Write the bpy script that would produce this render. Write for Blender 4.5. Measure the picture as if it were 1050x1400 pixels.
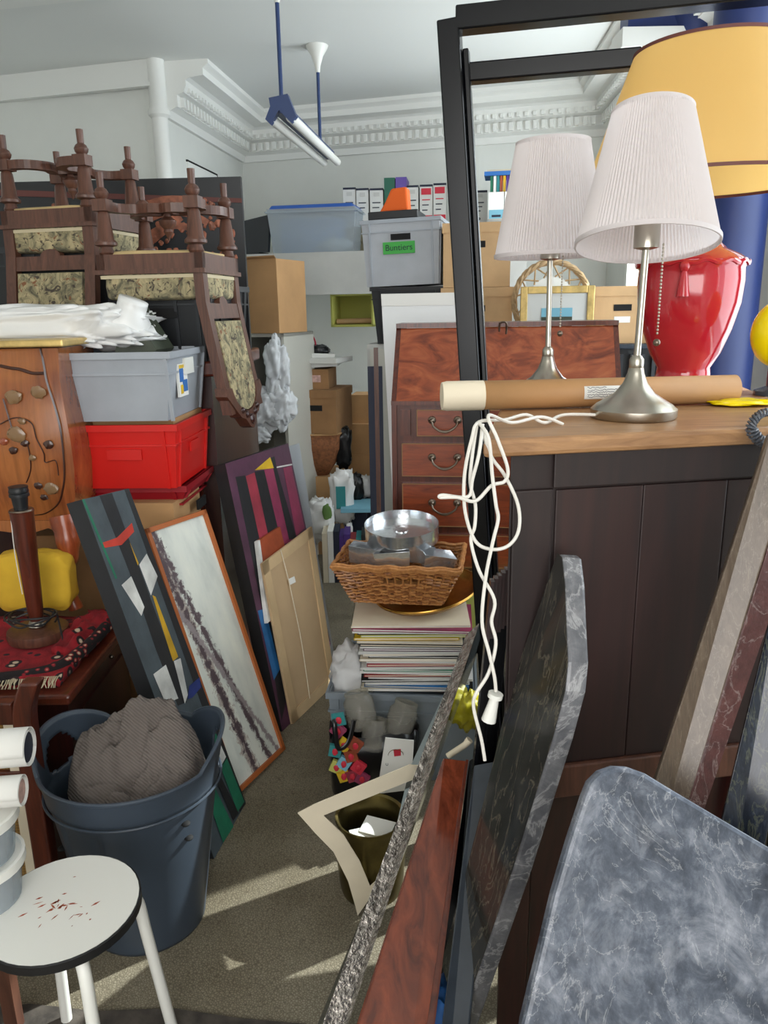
import bpy, math, random
from mathutils import Vector as V, Matrix, noise, Quaternion
random.seed(7)
sc = bpy.context.scene
C = sc.collection
for o in list(bpy.data.objects): bpy.data.objects.remove(o)

# ------------------------------------------------------------------ camera
FPX = 1052.0; PITCH = math.radians(14.7); ROLL = math.radians(1.0); EYE = V((0, 0, 1.6))
FW = V((0, math.cos(PITCH), -math.sin(PITCH))); U0 = V((0, math.sin(PITCH), math.cos(PITCH))); R0 = V((1, 0, 0))
UP = U0*math.cos(ROLL) + R0*math.sin(ROLL); RT = R0*math.cos(ROLL) - U0*math.sin(ROLL)
cam = bpy.data.cameras.new('camera'); camo = bpy.data.objects.new('camera', cam); C.objects.link(camo)
cam.sensor_fit = 'VERTICAL'; cam.sensor_height = 36.0; cam.lens = 36.0*FPX/1400.0; cam.clip_start = 0.02
camo.matrix_world = Matrix.Translation(EYE) @ Matrix((RT, UP, -FW)).transposed().to_4x4()
sc.camera = camo
# ------------------------------------------------------------------ world, sun, window light, exposure
w = bpy.data.worlds.new('daylight'); sc.world = w; w.use_nodes = True
bg = w.node_tree.nodes['Background']; bg.inputs[0].default_value = (0.97, 0.98, 1.0, 1); bg.inputs[1].default_value = 1.6
def arealight(name, loc, target, sx, sy, power, col=(1, 1, 1)):
    l = bpy.data.lights.new(name, 'AREA'); l.shape = 'RECTANGLE'; l.size = sx; l.size_y = sy; l.energy = power; l.color = col
    o = bpy.data.objects.new(name, l); C.objects.link(o); o.location = loc
    o.rotation_euler = (V(target)-V(loc)).to_track_quat('-Z', 'Y').to_euler(); return o
arealight('window_daylight_side', (1.95, 2.0, 2.0), (0.0, 2.0, 1.7), 2.0, 2.0, 40, (1, 0.98, 0.95))
arealight('window_daylight_deep', (2.10, 4.85, 1.95), (-1.0, 4.85, 2.3), 2.4, 1.9, 100, (1, 0.975, 0.935))
arealight('window_daylight_front', (0.2, -2.4, 2.1), (-0.2, 3.0, 1.5), 3.6, 2.4, 95, (1.0, 0.985, 0.955))
sun = bpy.data.lights.new('sun', 'SUN'); sun.energy = 9; sun.angle = math.radians(0.6); sun.color = (1, 0.95, 0.86)
suno = bpy.data.objects.new('sun', sun); C.objects.link(suno)
suno.rotation_euler = V((-0.80, -0.42, -0.62)).to_track_quat('-Z', 'Y').to_euler()
sc.view_settings.view_transform = 'Standard'; sc.view_settings.look = 'None'; sc.view_settings.gamma = 1.0
sc.view_settings.use_curve_mapping = False; sc.view_settings.exposure = 0.35

# ------------------------------------------------------------------ pixel <-> space helpers (photo frame 1050x1400)
def ray(px, py): return FW + RT*((px-525)/FPX) + UP*((700-py)/FPX)
def aty(px, py, Y): d = ray(px, py); return EYE + d*(Y/d.y)
def atz(px, py, z): d = ray(px, py); return EYE + d*((z-EYE.z)/d.z)
def onplane(px, py, p, n): d = ray(px, py); return EYE + d*((p-EYE).dot(n)/d.dot(n))
def proj(p): v = V(p)-EYE; d = v.dot(FW); return 525+FPX*v.dot(RT)/d, 700-FPX*v.dot(UP)/d
def x_at(px, Y, z):
    x = (px-525)/FPX*Y
    for _ in range(5):
        a = proj((x, Y, z))[0]; b = proj((x+.01, Y, z))[0]; x += (px-a)*.01/(b-a)
    return x
def frame(pxL, YL, pxR, YR, zb=None, pyB=None, zt=None, pyT=None):
    """front-bottom-left corner frame: x along the front edge, y away from the viewer; returns matrix, width, height"""
    pm = (pxL+pxR)/2; Ym = (YL+YR)/2
    if zb is None: zb = aty(pm, pyB, Ym).z
    if zt is None: zt = aty(pm, pyT, Ym).z
    zm = (zb+zt)/2
    a = V((x_at(pxL, YL, zm), YL, zb)); b = V((x_at(pxR, YR, zm), YR, zb)); ex = (b-a); w = ex.length; ex.normalize()
    ey = V((0, 0, 1)).cross(ex)
    m = Matrix((ex, ey, V((0, 0, 1)))).transposed().to_4x4(); m.translation = a
    return m, w, zt-zb

# ------------------------------------------------------------------ mesh builder
def catmull(pts, k=6):
    pts = [V(p) for p in pts]; n = len(pts); out = []
    for i in range(n-1):
        p0 = pts[max(i-1, 0)]; p1 = pts[i]; p2 = pts[i+1]; p3 = pts[min(i+2, n-1)]
        for j in range(k):
            t = j/k; out.append(0.5*((2*p1)+(p2-p0)*t+(2*p0-5*p1+4*p2-p3)*t*t+(3*p1-p0-3*p2+p3)*t**3))
    out.append(pts[-1]); return out
class MB:
    def __init__(s, m=None): s.v = []; s.f = []; s.m = m or Matrix.Identity(4)
    def add(s, vs, fs):
        b = len(s.v); s.v += [s.m @ V(p) for p in vs]; s.f += [tuple(i+b for i in f) for f in fs]; return s
    def box(s, x0, x1, y0, y1, z0, z1):
        return s.add([(x, y, z) for z in (z0, z1) for y in (y0, y1) for x in (x0, x1)],
                     [(0, 2, 3, 1), (4, 5, 7, 6), (0, 1, 5, 4), (2, 6, 7, 3), (0, 4, 6, 2), (1, 3, 7, 5)])
    def frust(s, x0, x1, y0, y1, z0, z1, tx, ty):
        """box whose top is larger by tx, ty on each side"""
        vs = [(x, y, z0) for y in (y0, y1) for x in (x0, x1)]+[(x, y, z1) for y in (y0-ty, y1+ty) for x in (x0-tx, x1+tx)]
        return s.add(vs, [(0, 2, 3, 1), (4, 5, 7, 6), (0, 1, 5, 4), (2, 6, 7, 3), (0, 4, 6, 2), (1, 3, 7, 5)])
    def prism(s, poly, off):
        n = len(poly); off = V(off); p = [V(q) for q in poly]
        return s.add(p+[q+off for q in p], [tuple(range(n))[::-1], tuple(range(n, 2*n))]+[(i, (i+1) % n, (i+1) % n+n, i+n) for i in range(n)])
    def tube(s, pts, r, n=8, k=0, caps=True, flat=1.0):
        pts = catmull(pts, k) if k else [V(p) for p in pts]; N = len(pts)
        rs = [r]*N if not isinstance(r, (list, tuple)) else [r[min(int(i*len(r)/N), len(r)-1)] for i in range(N)] if len(r) != N else r
        vs = []; up = None
        for i, p in enumerate(pts):
            t = (pts[min(i+1, N-1)]-pts[max(i-1, 0)])
            t = t.normalized() if t.length > 1e-9 else V((0, 0, 1))
            if up is None: up = t.orthogonal().normalized()
            up = (up-t*up.dot(t)); up = up.normalized() if up.length > 1e-6 else t.orthogonal().normalized()
            sd = t.cross(up)
            for j in range(n):
                a = 2*math.pi*j/n; vs.append(p+(up*math.cos(a)+sd*math.sin(a)*flat)*rs[i])
        fs = [(i*n+j, i*n+(j+1) % n, (i+1)*n+(j+1) % n, (i+1)*n+j) for i in range(N-1) for j in range(n)]
        if caps: fs += [tuple(range(n))[::-1], tuple(range((N-1)*n, N*n))]
        return s.add(vs, fs)
    def lathe(s, prof, n=24, c=(0, 0, 0), m=None, caps=True, sq=None):
        m = m or Matrix.Identity(4); c = V(c); vs = []
        for r, z in prof:
            for j in range(n):
                a = 2*math.pi*j/n; vs.append(c+m @ V((r*math.cos(a), r*math.sin(a), z)))
        N = len(prof); fs = [(i*n+j, i*n+(j+1) % n, (i+1)*n+(j+1) % n, (i+1)*n+j) for i in range(N-1) for j in range(n)]
        if caps: fs += [tuple(range(n))[::-1], tuple(range((N-1)*n, N*n))]
        return s.add(vs, fs)
    def blob(s, c, rad, seed=0, amp=.15, fr=3, fold=0, nu=36, nv=22, box=1.0):
        """crumpled soft lump; box<1 squares it off"""
        vs = []
        for i in range(nv+1):
            ph = -math.pi/2+math.pi*i/nv
            for j in range(nu):
                th = 2*math.pi*j/nu; q = [math.cos(ph)*math.cos(th), math.cos(ph)*math.sin(th), math.sin(ph)]
                q = V([math.copysign(abs(a)**box, a) for a in q])
                nz = noise.noise(q*fr+V((seed, 0, 0)))
                d = 1+amp*nz
                if fold: d += fold*(abs(noise.noise(q*fr*1.7+V((0, seed, 3))))-.22)*1.6
                vs.append(V(c)+V((q.x*rad[0], q.y*rad[1], q.z*rad[2]))*d)
        fs = [(i*nu+j, i*nu+(j+1) % nu, (i+1)*nu+(j+1) % nu, (i+1)*nu+j) for i in range(nv) for j in range(nu)]
        return s.add(vs, fs)
    def build(s, name, mat, parent=None, smooth=False, bevel=0, local=False):
        me = bpy.data.meshes.new(name); off = V((0, 0, 0))
        if parent is None:
            lo = [min(p[i] for p in s.v) for i in range(3)]; hi = [max(p[i] for p in s.v) for i in range(3)]
            off = V(((lo[0]+hi[0])/2, (lo[1]+hi[1])/2, lo[2]))
        me.from_pydata([p-off for p in s.v], [], s.f); me.update()
        import bmesh as _b
        bm = _b.new(); bm.from_mesh(me); _b.ops.recalc_face_normals(bm, faces=bm.faces); bm.to_mesh(me); bm.free()
        me.materials.append(MAT[mat] if isinstance(mat, str) else mat)
        if smooth:
            me.polygons.foreach_set('use_smooth', [True]*len(me.polygons))
            if smooth != 2:
                try: me.set_sharp_from_angle(angle=math.radians(40))
                except Exception: pass
        o = bpy.data.objects.new(name, me); C.objects.link(o); o.location = off
        if parent is not None:
            o.parent = parent
            if not local:
                o.matrix_parent_inverse = wmat(parent).inverted()
        if bevel:
            b = o.modifiers.new('bevel', 'BEVEL'); b.width = bevel; b.segments = 2; b.limit_method = 'ANGLE'; b.angle_limit = math.radians(50)
        return o
def wmat(o):
    M = o.matrix_basis.copy()
    if o.parent: M = wmat(o.parent) @ o.matrix_parent_inverse @ M
    return M
def tag(o, label=None, cat=None, group=None, kind=None):
    if label: o['label'] = label
    if cat: o['category'] = cat
    if group: o['group'] = group
    if kind: o['kind'] = kind
    return o
def thing(name, label, cat, loc=(0, 0, 0), group=None, m=None):
    o = bpy.data.objects.new(name, None); C.objects.link(o); o.empty_display_size = .05
    if m is not None: o.matrix_basis = m
    else: o.location = loc
    return tag(o, label, cat, group)
def slabpx(outline, p, n, thick):
    """a real slab: outline pixels cut on the plane (p, n), thickness along thick vector"""
    return MB().prism([onplane(a, b, p, n) for a, b in outline], thick)
def plane3(a, b, c):
    n = (b-a).cross(c-a).normalized()
    return (a, n if n.dot(a-EYE) > 0 else -n)      # normal points away from the viewer
def text(name, body, m, size, mat, parent, ext=0.0004):
    cu = bpy.data.curves.new(name, 'FONT'); cu.body = body; cu.size = size; cu.extrude = ext; cu.align_x = 'CENTER'; cu.align_y = 'CENTER'
    to = bpy.data.objects.new(name+'_tmp', cu); C.objects.link(to)
    dg = bpy.context.evaluated_depsgraph_get(); me = bpy.data.meshes.new_from_object(to.evaluated_get(dg))
    bpy.data.objects.remove(to); me.transform(m); me.materials.clear(); me.materials.append(MAT[mat])
    o = bpy.data.objects.new(name, me); C.objects.link(o); o.parent = parent; o.matrix_parent_inverse = wmat(parent).inverted(); return o

# ------------------------------------------------------------------ materials
MAT = {}
def lin(c): return tuple((x/12.92 if x <= .04045 else ((x+.055)/1.055)**2.4) for x in [v/255 for v in c])
class NT:
    def __init__(s, name):
        s.m = bpy.data.materials.new(name); s.m.use_nodes = True; s.t = s.m.node_tree; s.b = s.t.nodes['Principled BSDF']; MAT[name] = s.m
    def n(s, typ, **k):
        nd = s.t.nodes.new(typ)
        for a, b in k.items():
            if a.startswith('i_'): nd.inputs[a[2:].replace('_', ' ')].default_value = b
            else: setattr(nd, a, b)
        return nd
    def l(s, a, b): s.t.links.new(a, b)
    def co(s, scale=(1, 1, 1), rot=(0, 0, 0), kind='Object'):
        tc = s.n('ShaderNodeTexCoord'); mp = s.n('ShaderNodeMapping'); mp.inputs['Scale'].default_value = scale; mp.inputs['Rotation'].default_value = rot
        s.l(tc.outputs[kind], mp.inputs[0]); return mp.outputs[0]
    def noise(s, vec, scale, detail=4, rough=.55, dist=0):
        n = s.n('ShaderNodeTexNoise'); n.inputs['Scale'].default_value = scale; n.inputs['Detail'].default_value = detail
        n.inputs['Roughness'].default_value = rough; n.inputs['Distortion'].default_value = dist; s.l(vec, n.inputs['Vector']); return n.outputs['Fac']
    def ramp(s, fac, stops, interp='LINEAR'):
        r = s.n('ShaderNodeValToRGB'); r.color_ramp.interpolation = interp; e = r.color_ramp.elements
        while len(e) < len(stops): e.new(.5)
        for i, (p, c) in enumerate(stops): e[i].position = p; e[i].color = (*lin(c), 1)
        s.l(fac, r.inputs[0]); return r.outputs[0]
    def mix(s, fac, a, b, mode='MIX'):
        m = s.n('ShaderNodeMix', data_type='RGBA', blend_type=mode)
        for sock, x in ((m.inputs[0], fac), (m.inputs[6], a), (m.inputs[7], b)):
            if hasattr(x, 'is_linked'): s.l(x, sock)
            elif isinstance(x, (int, float)): sock.default_value = x
            else: sock.default_value = (*lin(x), 1)
        return m.outputs[2]
    def bump(s, h, strength=.3, dist=.005):
        b = s.n('ShaderNodeBump'); b.inputs['Strength'].default_value = strength; b.inputs['Distance'].default_value = dist
        s.l(h, b.inputs['Height']); s.l(b.outputs[0], s.b.inputs['Normal'])
    def set(s, col=None, rough=.6, metal=0, coat=0, trans=0, alpha=None, spec=None):
        if col is not None:
            if hasattr(col, 'is_linked'): s.l(col, s.b.inputs['Base Color'])
            else: s.b.inputs['Base Color'].default_value = (*lin(col), 1)
        s.b.inputs['Roughness'].default_value = rough; s.b.inputs['Metallic'].default_value = metal
        s.b.inputs['Coat Weight'].default_value = coat; s.b.inputs['Coat Roughness'].default_value = .12
        s.b.inputs['Transmission Weight'].default_value = trans
        if alpha is not None: s.b.inputs['Alpha'].default_value = alpha
        if spec is not None: s.b.inputs['Specular IOR Level'].default_value = spec
        return s
def plain(name, c, rough=.6, metal=0, var=.0, vs=6, bump=0, bs=80, coat=0, spec=None):
    t = NT(name); col = c
    if var:
        a = tuple(max(0, x*(1-var)) for x in c); b = tuple(min(255, x*(1+var*.6)) for x in c)
        col = t.ramp(t.noise(t.co(), vs, 5), [(.3, a), (.7, b)])
    t.set(col, rough, metal, coat, spec=spec)
    if bump: t.bump(t.noise(t.co(), bs, 3), bump, .003)
    return t
def wood(name, c1, c2, scale=(14, 14, 1.4), rough=.35, coat=.25, ns=3, bump=.08):
    t = NT(name); v = t.co(scale); f = t.noise(v, ns, 6, .6, 1.2)
    t.set(t.ramp(f, [(.28, c1), (.72, c2)]), rough, 0, coat); t.bump(f, bump, .002); return t
def marble(name, stops, vein, scale=4, rough=.18, vw=.03, vscale=5, stretch=(1, 1, 1), bump=0):
    t = NT(name); v = t.co(stretch)
    base = t.mix(.38, t.ramp(t.noise(v, scale, 9, .72, .8), stops), t.ramp(t.noise(v, scale*3.6, 7, .7, .5), stops))
    f = t.noise(v, vscale, 7, .6, 1.5); ab = t.n('ShaderNodeMath', operation='SUBTRACT'); ab.inputs[1].default_value = .5; t.l(f, ab.inputs[0])
    ab2 = t.n('ShaderNodeMath', operation='ABSOLUTE'); t.l(ab.outputs[0], ab2.inputs[0])
    vm = t.ramp(ab2.outputs[0], [(0, (150, 150, 150)), (vw, (0, 0, 0))])
    t.set(t.mix(vm, base, vein), rough, 0, 0)
    if bump: t.bump(t.noise(v, 30, 5), bump, .01)
    return t
plain('ceiling_paint', (226, 228, 225), .9); plain('wall_paint', (222, 224, 219), .9, var=.02, vs=2)
plain('plaster', (232, 233, 229), .8)
t = NT('carpet'); v = t.co()
vo = t.n('ShaderNodeTexVoronoi', feature='DISTANCE_TO_EDGE'); vo.inputs['Scale'].default_value = 150; t.l(v, vo.inputs['Vector'])
edge = t.ramp(vo.outputs[0], [(.0, (104, 96, 80)), (.2, (146, 138, 119))])
big = t.ramp(t.noise(v, 2.2, 5), [(.35, (205, 200, 190)), (.65, (255, 255, 255))])
t.set(t.mix(1.0, edge, big, 'MULTIPLY'), .95); t.bump(vo.outputs[0], .5, .004)
plain('mat_grey', (72, 66, 60), .95, var=.35, vs=18, bump=.5)
wood('mahogany', (58, 24, 16), (104, 46, 28)); wood('mahogany_light', (112, 46, 22), (168, 82, 42), coat=.4)
wood('mahogany_dark', (34, 15, 14), (62, 26, 22), coat=.4); wood('chair_wood', (66, 40, 31), (106, 68, 52), rough=.45, coat=.1)
wood('drawer_wood', (98, 40, 22), (152, 70, 34), (2, 14, 14), coat=.3); wood('cabinet_wood', (25, 16, 16), (42, 27, 25), (10, 10, 1), .55, 0)
wood('cabinet_panel', (26, 15, 15), (50, 27, 24), (7, 7, .6), .5, 0); wood('top_wood', (128, 92, 62), (176, 134, 92), (1.5, 14, 14), .45, .1)
wood('board_mahogany', (58, 22, 13), (132, 62, 38), (7, 2, 4), .14, .5, 4)
t = NT('flame_veneer'); v = t.co((2.4, 2.4, 5.0), (0, 0, 0)); f = t.noise(v, 2.4, 7, .55, 2.6)
t.set(t.ramp(f, [(.3, (94, 38, 20)), (.5, (140, 66, 36)), (.72, (168, 92, 54))]), .32, 0, .2)
t = NT('marquetry'); v = t.co((26, 8, 2.2), (0, .82, 0)); f = t.noise(v, 2.4, 5, .6, .6); f2 = t.noise(t.co((3, 3, 3)), 1.6, 2)
t.set(t.mix(.35, t.ramp(f, [(.3, (104, 54, 28)), (.7, (164, 94, 50))]), t.ramp(f2, [(.4, (120, 62, 40)), (.6, (184, 120, 66))])), .2, 0, .6)
plain('inlay_dark', (60, 32, 22), .3, coat=.4); plain('inlay_grey', (128, 98, 66), .3, coat=.4); wood('inlay_red', (120, 56, 36), (160, 84, 56), rough=.2, coat=.5)
t = NT('tapestry'); v = t.co(); f1 = t.noise(v, 15, 4, .6, 1.6); f2 = t.noise(v, 24, 3, .6, 2.4)
a = t.ramp(f1, [(.36, (98, 94, 76)), (.5, (152, 142, 110)), (.64, (184, 168, 130))]); k = t.ramp(f2, [(.38, (255, 255, 255)), (.43, (0, 0, 0))])
a2 = t.mix(k, a, (74, 66, 58)); k2 = t.ramp(t.noise(v, 19, 3, .6, 1.5), [(.62, (0, 0, 0)), (.66, (255, 255, 255))])
t.set(t.mix(k2, a2, (128, 88, 62)), .95); t.bump(t.noise(v, 300, 2), .3, .002)
plain('calico', (196, 172, 124), .95, var=.12); plain('braid', (205, 192, 160), .9)
plain('black_plastic', (26, 28, 31), .42); plain('black_plastic_rib', (36, 39, 43), .45); plain('slot_black', (6, 6, 7), .8)
plain('grey_plastic', (164, 170, 178), .38, var=.05); plain('light_grey_plastic', (176, 180, 186), .45, var=.04); plain('crate_grey', (126, 135, 143), .5, var=.05)
plain('red_plastic', (206, 26, 20), .35); plain('dark_red_plastic', (150, 18, 32), .4); plain('tub_blue', (58, 68, 80), .42, var=.05)
plain('cardboard', (188, 146, 100), .85, var=.07, vs=4); plain('cardboard_dark', (150, 112, 74), .9, var=.1); plain('cardboard_pale', (206, 168, 124), .85, var=.05)
plain('kraft', (178, 134, 88), .6, var=.06); plain('white_paper', (232, 231, 226), .8); plain('white_plastic', (228, 228, 222), .4); plain('white_board', (230, 232, 232), .5)
plain('cream_card', (222, 210, 186), .85, var=.04); plain('tape_cream', (226, 214, 190), .6); plain('ink', (40, 44, 60), .8); plain('ink_red', (176, 30, 60), .7)
plain('label_green', (70, 168, 74), .7); plain('orange_felt', (232, 100, 30), .8); plain('binder_green', (24, 92, 72), .5); plain('binder_purple', (92, 70, 150), .5)
plain('box_grey', (206, 206, 202), .75); plain('box_red', (196, 40, 60), .6); plain('lime', (186, 186, 96), .7); plain('lime_bright', (214, 220, 120), .7); plain('loft_grey', (190, 190, 186), .7, var=.03)
plain('olive', (104, 98, 76), .8, var=.1); plain('navy', (26, 32, 52), .6); plain('blue_paint', (28, 46, 100), .45, var=.05); plain('fixture_blue', (40, 60, 104), .35)
plain('lacquer_black', (9, 10, 14), .22, spec=.28); plain('black_paint', (20, 20, 22), .5); plain('dark_grey_board', (52, 58, 66), .25, var=.2, vs=8)
plain('steel', (178, 172, 160), .28, 1); plain('chrome_wire', (196, 190, 176), .25, 1); plain('aged_brass', (120, 108, 96), .38, 1); plain('gold', (196, 150, 74), .3, 1, var=.15, vs=14); plain('gilt', (204, 176, 112), .42, .6, var=.15, vs=20)
plain('bucket_brass', (112, 100, 60), .35, .9, var=.25, vs=8); t = plain('tin', (222, 225, 228), .2, .92); t.bump(t.noise(t.co(), 14, 3), .25, .01)
t = plain('silver_edge', (170, 163, 156), .25, .8, var=.3, vs=60); t.bump(t.noise(t.co(), 55, 4), .9, .012)
plain('mirror_glass', (120, 128, 130), .08, .8); plain('red_glaze', (176, 32, 44), .08, coat=.6); plain('yellow_gloss', (240, 214, 0), .2)
def translucent(name, c, tw=.5, rough=.8, bumpn=False):
    t = NT(name); t.set(c, rough); tr = t.n('ShaderNodeBsdfTranslucent'); tr.inputs[0].default_value = (*lin(c), 1); mx = t.n('ShaderNodeMixShader'); mx.inputs[0].default_value = tw
    t.l(t.b.outputs[0], mx.inputs[1]); t.l(tr.outputs[0], mx.inputs[2]); t.l(mx.outputs[0], t.t.nodes['Material Output'].inputs[0]); return t
translucent('shade_white', (232, 226, 226), .4); translucent('shade_yellow', (240, 200, 122), .45, .5); plain('shade_trim', (96, 50, 44), .6); plain('shade_in', (240, 236, 220), .8)
def clear(name, c, tr=.75, rough=.1):
    t = NT(name); t.set(c, rough, spec=.6); x = t.n('ShaderNodeBsdfTransparent'); x.inputs[0].default_value = (*lin(c), 1); mx = t.n('ShaderNodeMixShader'); mx.inputs[0].default_value = tr
    t.l(t.b.outputs[0], mx.inputs[1]); t.l(x.outputs[0], mx.inputs[2]); t.l(mx.outputs[0], t.t.nodes['Material Output'].inputs[0]); return t
clear('clear_plastic', (226, 232, 236), .72, .15); clear('clear_glass', (236, 234, 228), .9, .03); plain('pale_blue', (142, 168, 208), .6, var=.1); clear('blue_lid', (60, 110, 200), .25, .3); clear('film', (240, 243, 246), .3, .12); clear('window_pane', (240, 246, 250), .92, .02)
t = plain('polythene', (226, 226, 224), .35); plain('cloth_white', (206, 206, 206), .9)
t = NT('corduroy'); wv = t.n('ShaderNodeTexWave', bands_direction='DIAGONAL'); wv.inputs['Scale'].default_value = 55; wv.inputs['Distortion'].default_value = 1.5; t.l(t.co(), wv.inputs['Vector'])
t.set(t.ramp(wv.outputs['Fac'], [(.2, (96, 88, 83)), (.8, (110, 101, 96))]), .95); t.bump(wv.outputs['Fac'], .5, .004)
plain('yellow_cloth', (206, 166, 44), .9, var=.08)
t = NT('rug'); v = t.co(); vo = t.n('ShaderNodeTexVoronoi'); vo.inputs['Scale'].default_value = 20; t.l(v, vo.inputs['Vector'])
a = t.ramp(vo.outputs['Distance'], [(.14, (206, 186, 160)), (.2, (40, 26, 30)), (.34, (44, 24, 30)), (.38, (150, 24, 34)), (.8, (118, 16, 26))]); t.set(a, .95); t.bump(t.noise(v, 160, 3), .5, .004)
t = NT('rug_border'); vo = t.n('ShaderNodeTexVoronoi'); vo.inputs['Scale'].default_value = 48; t.l(t.co(), vo.inputs['Vector']); t.set(t.ramp(vo.outputs['Distance'], [(.12, (206, 190, 160)), (.3, (150, 30, 40)), (.42, (26, 20, 22))]), .95); plain('fringe', (190, 178, 150), .95)
t = NT('cane'); v = t.co((1, 1, 1), (0, .78, 0)); ck = t.n('ShaderNodeTexChecker'); ck.inputs['Scale'].default_value = 170; t.l(v, ck.inputs['Vector'])
t.set(t.mix(ck.outputs['Fac'], (150, 116, 58), (118, 88, 42)), .8); t.bump(ck.outputs['Fac'], .3, .002)
wood('wicker', (142, 88, 44), (196, 138, 80), (20, 20, 20), .5, .1); wood('wicker_dark', (104, 60, 30), (160, 102, 54), (20, 20, 20), .5, .1); plain('wicker_pale', (178, 148, 108), .7, var=.15, vs=30); plain('basket_brown', (134, 84, 50), .8, var=.2, vs=60, bump=.6, bs=140)
marble('marble_grey', [(.36, (34, 39, 50)), (.5, (78, 85, 98)), (.64, (142, 146, 156))], (196, 198, 200), 8.5, .34, .007, 7.5, (1, 1, .8), bump=.05)
marble('marble_dark', [(.3, (34, 34, 34)), (.55, (58, 56, 52)), (.8, (84, 80, 72))], (150, 140, 120), 5, .1, .02, 4, (5, 5, .8))
marble('marble_edge', [(.3, (60, 62, 68)), (.5, (98, 99, 104)), (.75, (150, 150, 152))], (215, 215, 215), 9, .3, .03, 10, bump=.3)
marble('marble_brown', [(.3, (62, 50, 42)), (.55, (96, 82, 69)), (.8, (122, 107, 92))], (160, 148, 132), 6, .3, .012, 5, (8, 8, 1))
marble('edge_red', [(.3, (48, 26, 26)), (.6, (84, 48, 46)), (.8, (120, 96, 92))], (170, 160, 156), 16, .45, .02, 12, bump=.4)
marble('marble_blue', [(.3, (16, 19, 26)), (.55, (36, 42, 54)), (.8, (84, 92, 110))], (120, 124, 96), 7, .2, .03, 6, (6, 6, 1))
for nm, c in dict(p_black=(30, 31, 34), p_slate=(72, 82, 88), p_white=(214, 214, 210), p_red=(198, 58, 40), p_yellow=(196, 154, 30), p_green=(28, 112, 84), p_blue=(34, 52, 120), p_sky=(40, 104, 160),
                  p_purple=(84, 48, 70), p_magenta=(142, 50, 84), p_crimson=(150, 50, 66), p_ochre=(214, 176, 30), p_rust=(150, 68, 36)).items(): plain(nm, c, .6, var=.18, vs=9, bump=.25, bs=60)
plain('canvas_back', (186, 158, 122), .85, var=.06, vs=3); plain('canvas_bar', (198, 170, 130), .8, var=.08, vs=5); plain('frame_orange', (176, 98, 48), .45); plain('alu', (176, 180, 184), .35, .5)
plain('leaf_green', (96, 130, 66), .7); plain('teal', (44, 128, 130), .7); plain('blue_box', (40, 104, 176), .6); plain('skyblue', (120, 176, 196), .7); plain('book_purple', (72, 40, 120), .6); plain('book_red', (140, 34, 40), .6)
plain('copper', (150, 92, 70), .4, .3, var=.35, vs=20); plain('poster_black', (28, 30, 34), .35); plain('bag_black', (16, 16, 18), .28); plain('yellow_bag', (178, 168, 30), .4); plain('cord_white', (222, 218, 210), .4); plain('cord_black', (28, 28, 30), .45); plain('cord_grey', (84, 88, 96), .4)
plain('dark_green_card', (60, 66, 52), .6, var=.2, vs=12); plain('pink_roll', (196, 160, 150), .8, var=.2, vs=40); plain('metal_cabinet', (190, 188, 178), .5)
t = NT('winter_painting'); tc = t.n('ShaderNodeTexCoord'); v = tc.outputs['UV']; sx = t.n('ShaderNodeSeparateXYZ'); t.l(v, sx.inputs[0])
base = t.ramp(t.noise(v, 3.0, 5), [(.3, (196, 202, 196)), (.5, (222, 226, 218)), (.7, (236, 238, 226))])
def streak(base, a, b, wd, col, seed):
    # ragged streak along u = a + b*v
    mp = t.n('ShaderNodeMapping'); mp.inputs['Scale'].default_value = (5, 11, 1); mp.inputs['Location'].default_value = (seed, seed, 0); t.l(v, mp.inputs[0])
    nz = t.noise(mp.outputs[0], 2.6, 9, .78, .6)
    m1 = t.n('ShaderNodeMath', operation='MULTIPLY_ADD'); m1.inputs[1].default_value = -b; m1.inputs[2].default_value = -a; t.l(sx.outputs[1], m1.inputs[0])
    m2 = t.n('ShaderNodeMath', operation='ADD'); t.l(sx.outputs[0], m2.inputs[0]); t.l(m1.outputs[0], m2.inputs[1])
    m3 = t.n('ShaderNodeMath', operation='ABSOLUTE'); t.l(m2.outputs[0], m3.inputs[0])
    m4 = t.n('ShaderNodeMath', operation='MULTIPLY_ADD'); m4.inputs[1].default_value = -1/wd; m4.inputs[2].default_value = .22; t.l(m3.outputs[0], m4.inputs[0])
    m5 = t.n('ShaderNodeMath', operation='MULTIPLY_ADD'); m5.inputs[1].default_value = 1.7; t.l(nz, m5.inputs[0]); t.l(m4.outputs[0], m5.inputs[2])
    return t.mix(t.ramp(m5.outputs[0], [(.80, (0, 0, 0)), (.95, (255, 255, 255))]), base, col)
c = streak(base, .42, -.36, .30, (176, 164, 156), 1.3); c = streak(c, .44, -.40, .22, (84, 70, 76), 4.1); c = streak(c, .72, -.62, .20, (92, 78, 84), 7.7); c = streak(c, .92, -1.2, .16, (150, 140, 142), 2.9)
t.set(c, .5)
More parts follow.
